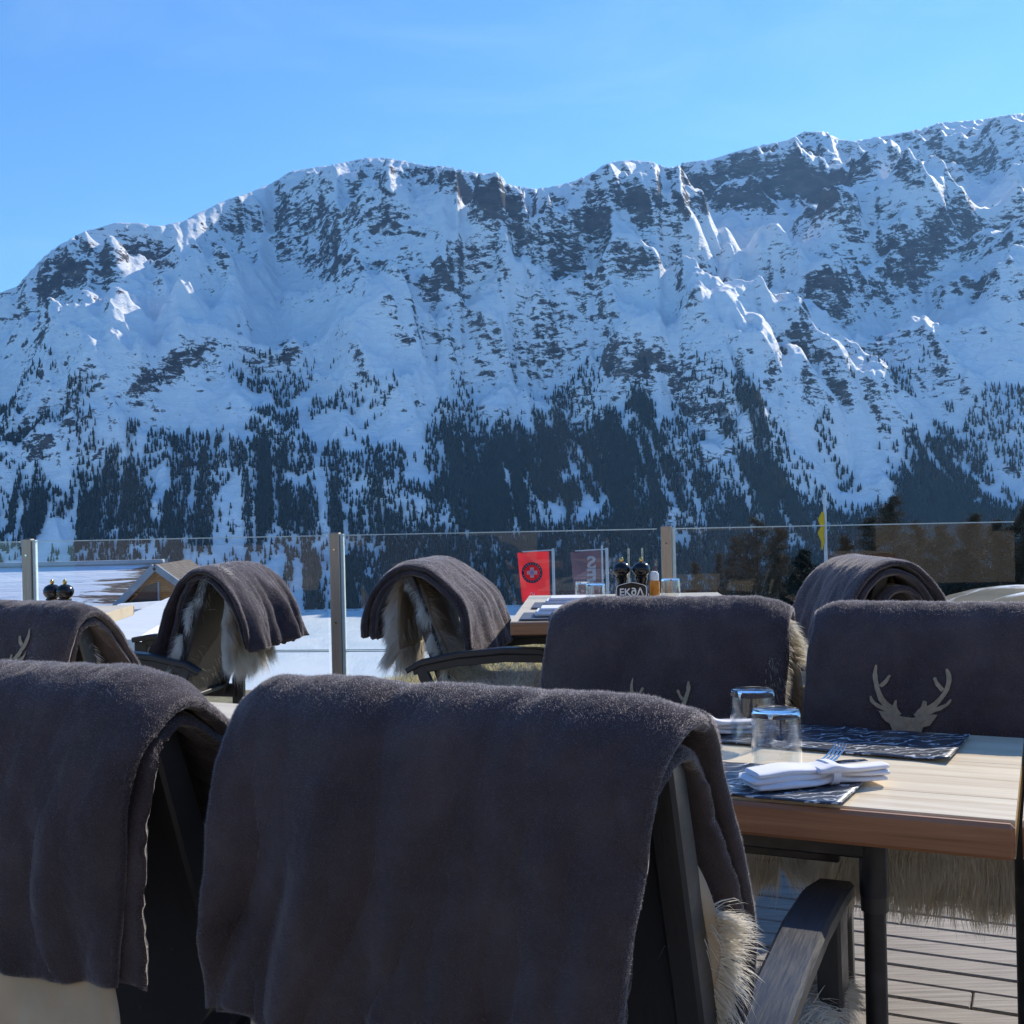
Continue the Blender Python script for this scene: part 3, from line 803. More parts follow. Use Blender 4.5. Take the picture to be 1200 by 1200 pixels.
ANT = [([(215, 130), (188, 230), (208, 350), (250, 450), (300, 530), (390, 605), (490, 700)], [14, 23, 27, 29, 33, 38, 45]),
       ([(345, 240), (312, 310), (255, 375)], [15, 20, 22]),
       ([(150, 470), (190, 540), (260, 585), (350, 622), (440, 650)], [12, 17, 22, 25, 25]),
       ([(420, 500), (425, 580), (465, 660)], [15, 24, 32])]
HEAD = [(262, 628), (330, 640), (440, 672), (520, 686), (570, 690), (620, 688), (700, 668), (800, 650), (875, 655), (852, 705), (800, 765), (742, 788), (722, 835), (700, 960), (650, 1100), (570, 1140), (490, 1100), (440, 960), (412, 812), (385, 768), (335, 750), (295, 705)]
def emblem(sh, s0, v0, width, parent, name='deer_emblem', lift=.0025, dirs=1, flipx=1, scale=.15, squash=1.0, lean=0.0):
    """appliqued stag, mapped on to the panel: s grows towards the hem by dirs"""
    k = scale / 940.0; vs = []; fs = []
    def put(x, y, l):
        a = (x - 570) * k * flipx + lean * (y - 690) * k; b = (y - 690) * k * squash
        S = s0 + dirs * b / sh.len; W = v0 + a / width
        p, n = sh.samp(np.array([S]), np.array([W]), 1)
        vs.append(tuple(p[0] + n[0] * (lift + l))); return len(vs) - 1
    lay = 0
    for mir in (1, -1):
        for pts, ws in ANT:
            pts = np.array(pts, float); ws = np.array(ws, float)
            if mir < 0: pts[:, 0] = 1145 - pts[:, 0]; pts[:, 1] += 25 * np.clip((600 - pts[:, 1]) / 500, 0, 1)
            tt = np.linspace(0, len(pts) - 1, 16); xs = np.interp(tt, range(len(pts)), pts[:, 0]); ys = np.interp(tt, range(len(pts)), pts[:, 1]); wi = np.interp(tt, range(len(pts)), ws)
            kx = np.convolve(np.pad(xs, 1, 'edge'), [.25, .5, .25], 'valid'); ky = np.convolve(np.pad(ys, 1, 'edge'), [.25, .5, .25], 'valid')
            prev = None; lay += 1
            for i in range(16):
                dx = kx[min(i + 1, 15)] - kx[max(i - 1, 0)]; dy = ky[min(i + 1, 15)] - ky[max(i - 1, 0)]; L = math.hypot(dx, dy) + 1e-6
                nx, ny = -dy / L, dx / L; w = wi[i] * (.6 if i == 0 else 1)
                cur = [put(kx[i] + nx * w * q2, ky[i] + ny * w * q2, lay * .00012) for q2 in (-1, 0, 1)]
                if prev:
                    fs += [(prev[0], prev[1], cur[1], cur[0]), (prev[1], prev[2], cur[2], cur[1])]
                prev = cur
    # head: rows from the outline towards the centre line
    H = np.array(HEAD, float)
    ring = H
    c = np.array([570, 800.0]); rows = []
    for q2 in (1, .75, .5, .25, .02):
        rows.append([put(*(c + (p - c) * q2), .0018) for p in ring])
    n = len(ring)
    for a, b in zip(rows[:-1], rows[1:]):
        for i in range(n): fs.append((a[i], a[(i + 1) % n], b[(i + 1) % n], b[i]))
    o = mesh_obj(name, vs, fs, M_EMB, parent)
    return o

def blanket(sheets, label, xf, pile=(0, .004, .0003), seed=1, group='charcoal fleece blankets over the chairs', rng=(0, 1)):
    V = []; Fc = []; b = 0
    for sh in sheets:
        V.append(sh.verts()); Fc.append(sh.faces(b)); b += len(V[-1])
    o = mesh_obj('blanket', np.concatenate(V), np.concatenate(Fc), M_FLEECE, smooth=True)
    o.matrix_world = xf
    tag(o, label, 'blanket', group)
    if pile[0]:
        sh = [(q2, 1 / len(sheets)) for q2 in sheets] if len(sheets) > 1 else [(sheets[0], 1)]
        sh = [(sheets[0], .7)] + [(q2, .3 / (len(sheets) - 1)) for q2 in sheets[1:]] if len(sheets) > 1 else sh
        v, f = fuzz(sh, pile[0], pile[1], pile[2], seed, *rng)
        mesh_obj('pile', v, f, M_PILE, o)
    return o

# ------------------------------------------------------------ sheepskins
def wool_mat():
    t = NT('cream_wool')
    k = t.n('ShaderNodeTexCoord').outputs['Object']
    c = t.ramp(t.noise(k, 14, 5), [(.3, (.84, .79, .68)), (.7, (.92, .89, .82))])
    p = t.n('ShaderNodeBsdfDiffuse'); t.link(c, p.inputs[0])
    q2 = t.n('ShaderNodeBsdfTranslucent'); t.link(c, q2.inputs[0])
    t.link(t.n('ShaderNodeMixShader', ins={0: .38, 1: p.outputs[0], 2: q2.outputs[0]}).outputs[0], t.out.inputs[0]); return t.m
M_WOOL = wool_mat()
M_HIDE = simple('tanned_hide', (.50, .41, .28), .75, 7, .22, .3, .003)
SKIN = [(.300, .395, -.22, .22), (.300, .45, -.245, .245), (.262, .482, -.25, .25), (.12, .478, -.26, .26), (-.05, .475, -.25, .25), (-.145, .495, -.235, .235), (-.19, .60, -.22, .22), (-.245, .75, -.23, .23),
        (-.290, .86, -.20, .20), (-.330, .925, -.185, .185), (-.368, .86, -.19, .19), (-.372, .75, -.20, .20), (-.368, .60, -.21, .21), (-.362, .47, -.235, .235)]
def sheepskin(label, xf, seed, n=16000, ln=.038, sx=1.0, group='cream sheepskins on the armchairs', rear=1.0, clump=1.0, tail=False, rr=None, near=0):
    st = [(y, z, a * sx, b * sx) for y, z, a, b in SKIN]
    if tail: st = st[:-1] + [(-.362, .52, -.24 * sx, .24 * sx), (-.365, .455, -.235 * sx, .235 * sx)]
    if tail == 'short': st = st[:-3] + [(-.370, .66, -.21 * sx, .21 * sx), (-.368, .62, -.20 * sx, .20 * sx)]
    if rear < 1: st = st[:-2] + [(-.368, .68, -.2, .2)]
    if rr is not None: st = [(y, z, a, b if i < 9 else rr) for i, (y, z, a, b) in enumerate(st)]
    sh = Sheet(st, seed, .006, .004, (.01, .05), 120, 40, lump=.006, edge=.02)
    root = mesh_obj('sheepskin', sh.verts(), sh.faces(), M_HIDE, smooth=True)
    root.matrix_world = xf; tag(root, label, 'sheepskin', group)
    r = np.random.default_rng(seed)
    S = r.uniform(0, .54, n); W = r.uniform(0, 1, n)
    if tail:
        kt = int(n * .5); S[:kt] = 1 - r.beta(1, 1.6, kt) * .16; W[:kt] = r.uniform(0, 1, kt)
    k = int(n * (0.0 if tail else .30)); W[:k] = np.where(r.uniform(size=k) < .5, r.beta(1, 8, k) * .25, 1 - r.beta(1, 8, k) * .25)
    if near:
        kn = int(n * (.35 if tail else .6)); S[-kn:] = np.where(r.uniform(size=kn) < .6, r.uniform(.28, .56, kn), r.uniform(.60, .99, kn)); e_ = r.beta(1, 2.2, kn) * .16; W[-kn:] = e_ if near < 0 else 1 - e_
    k3 = int(n * (0.0 if tail else .12)); S[k:k + k3] = r.uniform(0, .03, k3)
    p, nn = sh.samp(S, W, 1)
    cl = np.stack([gnoise(S * 22 * clump + 3, W * 9 * clump, seed + a) for a in (1, 2, 3)], -1)
    side = np.where(W < .12, -1, np.where(W > .88, 1, 0)) * np.clip((np.abs(W - .5) - .38) / .12, 0, 1)
    d = nn * .55 + cl * .9 + r.normal(0, .28, (n, 3)); d[:, 0] += side * 1.0; d[:, 2] -= .55
    d[:, 2] -= (S > .8) * 1.2
    fr_ = np.clip(1 - S / .05, 0, 1) + np.clip(1 - (1 - S) / .05, 0, 1); d[:, 2] -= fr_ * 1.6; d[:, 1] += fr_ * .2 * np.where(S > .8, -1, 1)
    ln = ln * (1 + .6 * fr_)
    d /= np.linalg.norm(d, axis=1, keepdims=True)
    if near: d = d + np.array([near * .9, -.75, -.25]) * (np.abs(side) > 0)[:, None]; d /= np.linalg.norm(d, axis=1, keepdims=True)
    L = (ln * r.uniform(.55, 1.25, n))[:, None]
    sd = np.cross(d, r.normal(size=(n, 3))); sd /= np.linalg.norm(sd, axis=1, keepdims=True)
    w = (.00055 * r.uniform(.6, 1.4, n))[:, None]
    bend = cl * .4 + np.array([0, 0, -.45]) + r.normal(0, .12, (n, 3))
    p0 = p - nn * .002; p1 = p0 + d * L * .5; p2 = p1 + (d + bend * .5) * L * .35; p3 = p2 + (d * .6 + bend) * L * .3
    V = np.stack([p0 - sd * w * 1.3, p0 + sd * w * 1.3, p1 + sd * w, p1 - sd * w, p2 + sd * w * .6, p2 - sd * w * .6, p3], 1).reshape(-1, 3)
    b = np.arange(n)[:, None] * 7
    F4 = np.concatenate([b + np.array([0, 1, 2, 3]), b + np.array([3, 2, 4, 5]), b + np.array([5, 4, 6, 6])])
    # tips as triangles: build two lists
    me_v = V; quads = F4[:2 * n]; tri = (b + np.array([5, 4, 6]))
    me = bpy.data.meshes.new('wool'); me.vertices.add(len(me_v)); me.vertices.foreach_set('co', me_v.astype(np.float32).ravel())
    loops = np.concatenate([quads.ravel(), tri.ravel()]).astype(np.int32)
    me.loops.add(len(loops)); me.loops.foreach_set('vertex_index', loops)
    ls = np.concatenate([np.arange(len(quads)) * 4, len(quads) * 4 + np.arange(n) * 3]).astype(np.int32)
    me.polygons.add(len(ls)); me.polygons.foreach_set('loop_start', ls); me.update(calc_edges=True)
    me.materials.append(M_WOOL)
    o = bpy.data.objects.new('wool', me); COL.objects.link(o); o.parent = root
    return root

def xform(origin, rz): return Matrix.Translation(origin) @ Matrix.Rotation(rz, 4, 'Z')
A_ = lambda st, dy=0, dz=0, dx=0: [(y + dy, z + dz, a + dx, b + dx) for y, z, a, b in st]

chair0 = make_chair('nearest armchair in the middle, its back and one armrest under the big plain blanket')
def place(label, origin, rz, first=[True]):
    if first[0]: c = chair0; first[0] = False
    else: c = copy_tree(chair0)
    c['label'] = label; c.location = origin; c.rotation_euler = (0, 0, rz)
    return xform(origin, rz)

# C0 — nearest, facing the lake
X0 = place('nearest armchair in the middle, its right armrest reaching to the set table', (.066, 1.44, 0), YAW)
st0 = [(-.392, .628, -.262, .206), (-.398, .70, -.250, .210), (-.400, .80, -.238, .222), (-.388, .88, -.240, .236), (-.366, .934, -.245, .246), (-.325, .960, -.250, .258), (-.282, .942, -.256, .262),
       (-.245, .88, -.262, .262), (-.195, .79, -.27, .268), (-.160, .70, -.27, .272), (-.160, .645, -.27, .268), (-.175, .60, -.265, .255)]
b0 = Sheet(st0, 4, .009, .036, ((.022, .07), (.014, .08)), 340, 260, fr=4.2, skew=.6, edge=.003)
b0b = Sheet(A_([(y * 1.0 + (.012 if y > -.33 else .012) * (0), z, a + .006, b - .008) for y, z, a, b in st0], 0, -.012), 6, .007, .013, ((.022, .10), (.026, .10)), 160, 120, off=-.014, fr=4.2, skew=.6, edge=.003)
blanket([b0, b0b], 'plain charcoal fleece blanket over the nearest middle armchair, its hem hanging low', X0, (420000, .0025, .00016), 3)
sheepskin('cream sheepskin on the nearest middle armchair, its fleece showing at the right of the backrest', X0, 14, 40000, .036, 1.06, rr=.12)

# L0 — nearest left
o1 = Vector((-.365, 1.2, 0)); 
X1 = place('nearest armchair at the left edge under a two-layered blanket', un(-1.125, 1.305), YAW)
st1 = [(-.385, .640, -.275, .218), (-.395, .72, -.275, .232), (-.398, .82, -.27, .250), (-.386, .89, -.268, .262), (-.362, .945, -.265, .270), (-.320, .968, -.262, .272), (-.275, .950, -.264, .276),
       (-.225, .89, -.268, .280), (-.170, .80, -.275, .284), (-.125, .70, -.28, .284), (-.12, .62, -.28, .28)]
b1 = Sheet(st1, 23, .009, .022, ((.02, .10), (.034, .12)), 300, 230, fr=4.6, skew=-.5, edge=.003)
b1b = Sheet([(y, z - .004, a, b + .026 * max(0, 1 - i / 4)) for i, (y, z, a, b) in enumerate(st1)], 29, .007, .008, ((.02, .10), (.034, .12)), 160, 120, off=-.021, fr=3, skew=0, edge=.002)
blanket([b1, b1b], 'charcoal fleece blanket folded double over the nearest left armchair', X1, (300000, .0025, .00016), 5)
sheepskin('sheepskin on the nearest left armchair, its beige hide hanging below the blanket', X1, 31, 12000, .04, 1.05, rr=.20)

# M, R, L1 — second row, also facing the lake: the rear panel of each blanket faces us and carries the stag
stf = [(-.398, .640, -.272, .240), (-.402, .70, -.272, .246), (-.400, .80, -.268, .256), (-.386, .88, -.262, .262), (-.362, .935, -.256, .264), (-.325, .955, -.252, .266), (-.282, .938, -.256, .270),
       (-.240, .87, -.262, .276), (-.190, .78, -.27, .284), (-.145, .69, -.275, .29), (-.14, .63, -.275, .28)]
def second_row(label_c, label_b, label_s, top, rz, seed, dz=0.0, wl=1.0, corner=((.030, .09), (.022, .08)), emb=(.2, .5), pile=110000, folds=.010, esc=.15, lean=0, sq=1.0, fr=4, skin=(1.05, 26000), near=0):
    d = Vector((-math.sin(rz), math.cos(rz), 0)); org = Vector((top[0], top[1], 0)) + d * .33
    X_ = place(label_c, org, rz)
    st = [(y, z + dz, a * wl, b * wl) for y, z, a, b in stf]
    b = Sheet(st, seed, .008, folds, corner, 300, 220, fr=fr)
    bb = Sheet(A_(st, 0, -.008), seed + 3, .007, folds, corner, 120, 90, off=-.015, fr=fr)
    ob = blanket([b, bb], label_b, X_, (pile, .0032, .00028), seed)
    emblem(b, emb[0], emb[1], .52, ob, dirs=-1, flipx=1, scale=esc, lean=lean, squash=sq)
    sheepskin(label_s, X_, seed + 50, int(skin[1] * 1.5), .034, skin[0], tail=True, near=near)
    return X_
XM = second_row('armchair behind the two upturned glasses, its right side open to view', 'charcoal blanket behind the upturned glasses, only its stag antler tips showing',
            'cream sheepskin on the chair behind the upturned glasses, tufting out to the right', (.30, 2.27), math.radians(-15), 41, 0, .90, emb=(.115, .505), near=1, skin=(1.15, 34000))
XR = second_row('armchair behind the scribbled placemat at the far right', 'charcoal blanket with a whole pale stag head above the scribbled placemat',
            'cream sheepskin whose long fringe hangs beneath the right of the nearest table', (.795, 2.045), math.radians(-22), 62, -.004, 1.0, emb=(.175, .345), corner=((.022, .05), (.022, .05)), folds=.005, skin=(1.12, 40000))
XL = second_row('armchair at the left edge, second row, under the wrinkled stag blanket', 'charcoal blanket with a wrinkled stag emblem at the left edge',
            'cream sheepskin glimpsed through the open side of the left stag blanket', (-1.16, 2.60), math.radians(-25), 83, 0, 1.04, emb=(.25, .66), folds=.014, fr=5, near=1)

# Q — seen from its side, facing the table with the mills
stq = [(-.50, .67, -.27, .25), (-.495, .72, -.275, .265), (-.475, .79, -.275, .268), (-.435, .865, -.27, .27), (-.385, .92, -.262, .268), (-.32, .95, -.255, .266), (-.235, .935, -.262, .268), (-.155, .87, -.27, .27),
       (-.09, .80, -.28, .27), (-.055, .70, -.29, .27), (-.03, .60, -.29, .262)]
XQ = place('armchair turned sideways facing the table with the mills, left of it', (-.035, 4.47, 0), math.radians(-102))
q1 = Sheet(stq, 101, .011, .034, ((.02, .12), (.012, .06)), 200, 160, fr=3.4)
q2_ = Sheet(A_([(y * .96 - .012, z, a, b) for y, z, a, b in stq], 0, -.006), 104, .011, .030, ((.02, .12), (.012, .06)), 120, 90, off=-.024, fr=3.4)
blanket([q1, q2_], 'humped charcoal blanket over the side-on chair right of the tall post', XQ, (80000, .0042, .0004), 9)
sheepskin('cream sheepskin bulging out below the blanket right of the tall post', XQ, 111, 46000, .065, .98, near=1, tail='short')

# P — seen from its side, facing left
stp = [(-.53, .635, -.24, .28), (-.515, .70, -.255, .28), (-.48, .79, -.262, .275), (-.415, .885, -.26, .268), (-.34, .942, -.256, .262), (-.275, .938, -.260, .264), (-.225, .89, -.258, .268),
       (-.175, .81, -.245, .27), (-.135, .70, -.235, .27), (-.095, .58, -.230, .27), (-.06, .45, -.225, .26)]
XP = place('armchair turned sideways facing left, in front of the snowy gable', (-1.44, 4.66, 0), math.radians(79))
p1 = Sheet(stp, 131, .010, .052, ((.012, .06), (.02, .12)), 200, 170, fr=4.6)
p2 = Sheet(A_([(y * .97 - .008, z, a, b) for y, z, a, b in stp], 0, -.006), 134, .009, .046, ((.012, .06), (.02, .12)), 120, 90, off=-.022, fr=4.6)
blanket([p1, p2], 'deeply folded charcoal blanket over the side-on chair left of the tall post', XP, (70000, .0042, .0004), 19)
sheepskin('shaggy cream sheepskin on the side-on chair left of the tall post', XP, 141, 46000, .065, .98, near=-1, tail='short')

# S — rolled, layered blanket seen on end
XS = place('armchair turned sideways beneath the layered end-on blanket', (.93, 4.12, 0), math.radians(92))
def arch(r0, r1, y0, base, w0, w1):
    return [(y0 - r0 * 1.25, base, w0 - .045, w1), (y0 - r0 * 1.12, base + r1 * .35, w0 - .045, w1), (y0 - r0 * .85, base + r1 * .70, w0 - .045, w1), (y0 - r0 * .45, base + r1 * .93, w0 - .045, w1), (y0, base + r1, w0 - .045, w1),
            (y0 + r0 * .45, base + r1 * .92, w0 - .045, w1), (y0 + r0 * .85, base + r1 * .66, w0 - .045, w1), (y0 + r0 * 1.15, base + r1 * .30, w0 - .045, w1), (y0 + r0 * 1.28, base, w0, w1)]
ss = [Sheet(arch(.170, .335, -.33, .605, -.27, .27), 151, .010, .022, ((.006, .05), (.03, .14)), 150, 110, fr=3),
      Sheet(arch(.138, .292, -.322, .615, -.275, .27), 154, .009, .012, ((.004, .05), (.02, .1)), 120, 60, fr=3),
      Sheet(arch(.092, .225, -.352, .625, -.262, .26), 157, .010, .012, ((.004, .05), (.02, .1)), 120, 60, fr=3),
      Sheet(arch(.046, .165, -.338, .64, -.270, .26), 163, .009, .010, ((.004, .05), (.02, .1)), 100, 50, fr=3)]
blanket(ss, 'thick charcoal blanket, layers seen end-on, behind the whole stag head blanket', XS, (60000, .004, .0004), 29)
sheepskin('cream sheepskin under the layered end-on blanket', XS, 171, 9000, .045, 1.0, rear=.5)
# ------------------------------------------------------------ tableware
TZ = .7508
def text_mesh(body, size, mat, parent, name, M, extr=.0006, bold=0.0, res=3):
    cu = bpy.data.curves.new(name, 'FONT'); cu.body = body; cu.size = size; cu.extrude = extr; cu.align_x = 'CENTER'; cu.align_y = 'CENTER'; cu.offset = bold; cu.resolution_u = res
    tmp = bpy.data.objects.new('tmp_text', cu); COL.objects.link(tmp)
    bpy.context.view_layer.update()
    me = bpy.data.meshes.new_from_object(tmp.evaluated_get(bpy.context.evaluated_depsgraph_get()))
    bpy.data.objects.remove(tmp); me.materials.clear(); me.materials.append(mat); me.transform(M)
    o = bpy.data.objects.new(name, me); COL.objects.link(o); o.parent = parent; return o

def mat_leather():
    t = NT('slate_placemat'); k = t.coord('Object', (1, 1, 1), (0, 0, .95))
    w = t.n('ShaderNodeTexWave', wave_type='BANDS', bands_direction='X', ins={'Vector': k, 'Scale': 13.0, 'Distortion': 16.0, 'Detail': 3.0, 'Detail Scale': 1.6}).outputs['Fac']
    g = t.noise(t.coord('Object'), 26, 4, .6)
    line = t.math('MULTIPLY', t.ramp(w, [(.84, 0), (.93, 1)]), t.ramp(g, [(.40, 0), (.5, 1)]))
    c = t.mix(line, t.ramp(t.noise(t.coord('Object'), 9, 5), [(.3, (.030, .036, .048)), (.7, (.055, .064, .082))]), (.62, .64, .66))
    return t.bsdf(c, .33, t.bump(t.math('ADD', t.noise(t.coord('Object'), 55, 4), w), .28, .0009), Specular_IOR_Level=.7)
M_MAT = mat_leather()
def placemat(u, n, L, D, rz, label, base=TZ, xy=None):
    o = empty('placemat', xy or un(u, n, base), rz, label, 'placemat', 'dark placemats on the tables')
    vs = []; fs = []; nx, ny = 40, 16
    r = random.Random(int(abs(u) * 1000) + 5)
    for j in range(ny + 1):
        for i in range(nx + 1):
            x = i / nx * L - L / 2; y = j / ny * D - D / 2
            lift = .0035 * abs(math.sin(i * .35 + u * 9)) * (abs(y) / D) + .004 * max(0, i / nx - .9) * 10 * (1 - j / ny * .3)
            vs.append((x, y, .0012 + lift))
    for j in range(ny):
        for i in range(nx):
            a = j * (nx + 1) + i; fs.append((a, a + 1, a + nx + 2, a + nx + 1))
    s = mesh_obj('sheet', vs, fs, M_MAT, o, True)
    so_ = s.modifiers.new('thickness', 'SOLIDIFY'); so_.thickness = .0022; so_.offset = 1
    return o
placemat(-.46, 1.612, .44, .185, YAW - math.radians(5), 'dark slate placemat under the nearest upturned glass and rolled napkin')
placemat(-.372, 1.935, .48, .20, YAW - math.radians(5), 'dark slate placemat covered in white scribble at the foot of the stag blanket')

def thin_mat():
    t = NT('thin_tumbler_glass')
    lw = t.n('ShaderNodeLayerWeight', ins={'Blend': .35}).outputs['Facing']
    fr = t.math('ADD', t.math('MULTIPLY', t.math('POWER', lw, 2.2), .85), .045, True)
    tr = t.n('ShaderNodeBsdfTransparent', ins={'Color': (.965, .975, .98, 1)}).outputs[0]
    gl = t.n('ShaderNodeBsdfGlossy', ins={'Color': (1, 1, 1, 1), 'Roughness': .02}).outputs[0]
    t.link(t.n('ShaderNodeMixShader', ins={0: fr, 1: tr, 2: gl}).outputs[0], t.out.inputs[0]); return t.m
M_THIN = thin_mat()
def tumbler(loc, r, h, label, n=40, group='upturned drinking glasses'):
    o = empty('drinking_glass', loc, 0, label, 'drinking glass', group)
    # mouth down: thin clear wall below, thick foot on top
    wall = [(r * .985, 0), (r, .0015), (r * 1.0, h * .5), (r * .972, h - .012), (r * .965, h - .0105)]
    vs = [(a * math.cos(2 * PI * k / n), a * math.sin(2 * PI * k / n), z) for a, z in wall for k in range(n)]
    fs = [(i * n + k, i * n + (k + 1) % n, (i + 1) * n + (k + 1) % n, (i + 1) * n + k) for i in range(len(wall) - 1) for k in range(n)]
    mesh_obj('wall', vs, fs, M_THIN, o, True)
    inner = [(a - .0026, z) for a, z in wall]
    vs = [(a * math.cos(2 * PI * k / n), a * math.sin(2 * PI * k / n), z) for a, z in inner for k in range(n)]
    mesh_obj('inner_wall', vs, [f[::-1] for f in fs], M_THIN, o, True)
    MB().lathe([(.0005, h - .0112), (r * .70, h - .0108), (r * .955, h - .0100), (r * .955, h - .005), (r * .93, h - .0014), (r * .86, h), (r * .3, h - .0006), (.0005, h - .0008)], n=n).build('foot', M_GLASS, o, True)
    return o
tumbler(un(-.372, 1.705, TZ + .003), .0368, .084, 'nearest upturned tumbler, standing just behind the rolled napkin with the fork')
tumbler(un(-.447, 1.875, TZ + .003), .0368, .084, 'upturned tumbler half hidden behind the nearest one')

def napkin(loc, rz, L, label, seed=1, fork=True, knife=True, forkdir=1, group='white napkins rolled round cutlery', fork_label='steel fork poking out of the nearest rolled napkin'):
    o = empty('napkin', loc, rz, label, 'napkin', group)
    r = random.Random(seed)
    def lobe(z, y0, hw, hh, x0, x1, waist, ph):
        vs = []; fs = []; nx, nr = 34, 24
        for i in range(nx + 1):
            f = i / nx; x = x0 + (x1 - x0) * f
            w = hw * (1 - (1 - waist) * math.exp(-((x - .018) / .022) ** 2)) * (1 - .10 * abs(f - .5)); e = min(f, 1 - f) * (x1 - x0)
            end = math.sqrt(max(0, 1 - (1 - min(1, e / .006)) ** 2))
            h = hh * (1 + .35 * math.exp(-((x + .05) / .03) ** 2) - .15 * f + .5 * math.exp(-((x - .018) / .014) ** 2))
            yy = y0 + .004 * math.sin(ph + x * 30)
            for k in range(nr):
                a = 2 * PI * k / nr; ca, sa = math.cos(a), math.sin(a)
                cx = math.copysign(abs(ca) ** .45, ca); sx = math.copysign(abs(sa) ** .8, sa)
                rr_ = 1 + .03 * math.sin(a * 3 + x * 60 + ph)
                vs.append((x, yy + w * cx * (.55 + .45 * end), z + h * sx * end * rr_ + h))
        for i in range(nx):
            for k in range(nr):
                k2 = (k + 1) % nr; fs.append((i * nr + k, (i + 1) * nr + k, (i + 1) * nr + k2, i * nr + k2))
        fs.append(tuple(range(nr))); fs.append(tuple(nx * nr + k for k in range(nr))[::-1])
        return vs, fs
    m = MB()
    m.add(*lobe(.001, .000, .031, .0042, -L * .50, L * .48, .72, .3))
    m.add(*lobe(.0085, .003, .030, .0046, -L * .53, L * .50, .66, 1.4))
    m.add(*lobe(.0165, -.001, .026, .0042, -L * .49, L * .17, .70, 2.1))
    m.add(*lobe(.0165, -.014, .013, .0042, -.01, L * .50, .85, 4.0))
    m.build('cloth', M_NAP, o, True)
    b = MB(); nr = 28
    pts = [(.018 + .0008 * math.sin(k), .0265 * math.copysign(abs(math.cos(2 * PI * k / nr)) ** .6, math.cos(2 * PI * k / nr)), .014 + .0145 * math.copysign(abs(math.sin(2 * PI * k / nr)) ** .7, math.sin(2 * PI * k / nr))) for k in range(nr + 1)]
    b.sweep(pts, .012, .0016, (1, 0, 0), .0004); b.build('band', M_NAP, o, True)
    if fork:
        f = empty('fork', (loc[0], loc[1], loc[2]), rz, fork_label, 'fork', 'forks in the rolled napkins')
        m = MB(); z = .0225; ang = math.radians(38) if forkdir > 0 else math.radians(165)
        c, s = math.cos(ang), math.sin(ang)
        def T(a, b_, zz): return (.012 + a * c - b_ * s, .004 + a * s + b_ * c, zz)
        m.sweep([T(-.02, 0, z), T(.005, 0, z + .002), T(.018, 0, z + .003)], [.008, .012, .021], .0018, (-s, c, 0), .0004)
        for q_ in (-1.5, -.5, .5, 1.5):
            m.sweep([T(.015, q_ * .0054, z + .003), T(.035, q_ * .0056, z + .006), T(.056, q_ * .0052, z + .013), T(.066, q_ * .005, z + .019)], [.0034, .003, .0026, .0014], [.0018, .0016, .0014, .001], (-s, c, 0), .0003)
        m.build('steel', M_CHROME, f, True)
        f.location = loc
    if knife:
        kf = empty('knife', loc, rz, 'steel knife blade slipped into the %s' % ('nearest rolled napkin' if forkdir > 0 else 'napkin behind the glasses'), 'knife', 'knives in the rolled napkins')
        MB().sweep([(.02, .012, .0215), (.06, .014, .0225), (.085, .013, .0225)], [.017, .018, .010], [.0016, .0012, .0008], (0, 1, 0), .0003).build('blade', M_CHROME, kf, True)
    return o
v1, v2 = un(-.376, 1.550), un(-.221, 1.672)
napkin(((v1.x + v2.x) / 2, (v1.y + v2.y) / 2, TZ + .0045), math.atan2(v2.y - v1.y, v2.x - v1.x), .205, 'nearest white napkin, rolled and banded round a fork and knife', 1)
nb_ = un(-.545, 1.895, TZ + .0045)
napkin(nb_, YAW + math.radians(28), .19, 'white rolled napkin behind the upturned glasses, beside the draped chair', 2, forkdir=-1, fork_label='steel fork lying in the napkin behind the upturned glasses')

def mill(loc, label, h=.16):
    o = empty('pepper_mill', loc, 0, label, 'pepper mill', 'black pepper mills on the tables')
    k = h / .16
    pr = [(.024, 0), (.0265, .004), (.0255, .012), (.020, .030), (.0165, .050), (.0165, .062), (.021, .074), (.0225, .080), (.0195, .084)]
    MB().lathe([(a * k, b * k) for a, b in pr], n=24).build('body', M_BLACKP, o, True)
    hd = [(.017, .0845), (.024, .090), (.030, .101), (.0305, .112), (.025, .124), (.014, .131), (.007, .133)]
    MB().lathe([(a * k, b * k) for a, b in hd], n=24).build('head', M_BLACKP, o, True)
    MB().lathe([(.005 * k, .1332 * k), (.0075 * k, .139 * k), (.0065 * k, .146 * k), (.003 * k, .150 * k)], n=14).build('finial', M_GOLD, o, True)
    MB().lathe([(.0200 * k, .0842 * k), (.0205 * k, .0836 * k), (.0200 * k, .083 * k)], n=20).build('collar', M_GOLD, o, True)
    return o
T1z = TZ
pm = at(729, 690, 4.82); mill((pm.x, pm.y, T1z), 'left hand black pepper mill behind the small name plate', .195)
pm = at(752, 690, 4.80); mill((pm.x, pm.y, T1z), 'right hand black pepper mill behind the small name plate', .195)
pm = at(61, 690, 4.42); mill((pm.x, pm.y, TZ), 'left hand black pepper mill before the snowy roof', .175)
pm = at(76, 690, 4.40); mill((pm.x, pm.y, TZ), 'right hand black pepper mill before the snowy roof', .175)
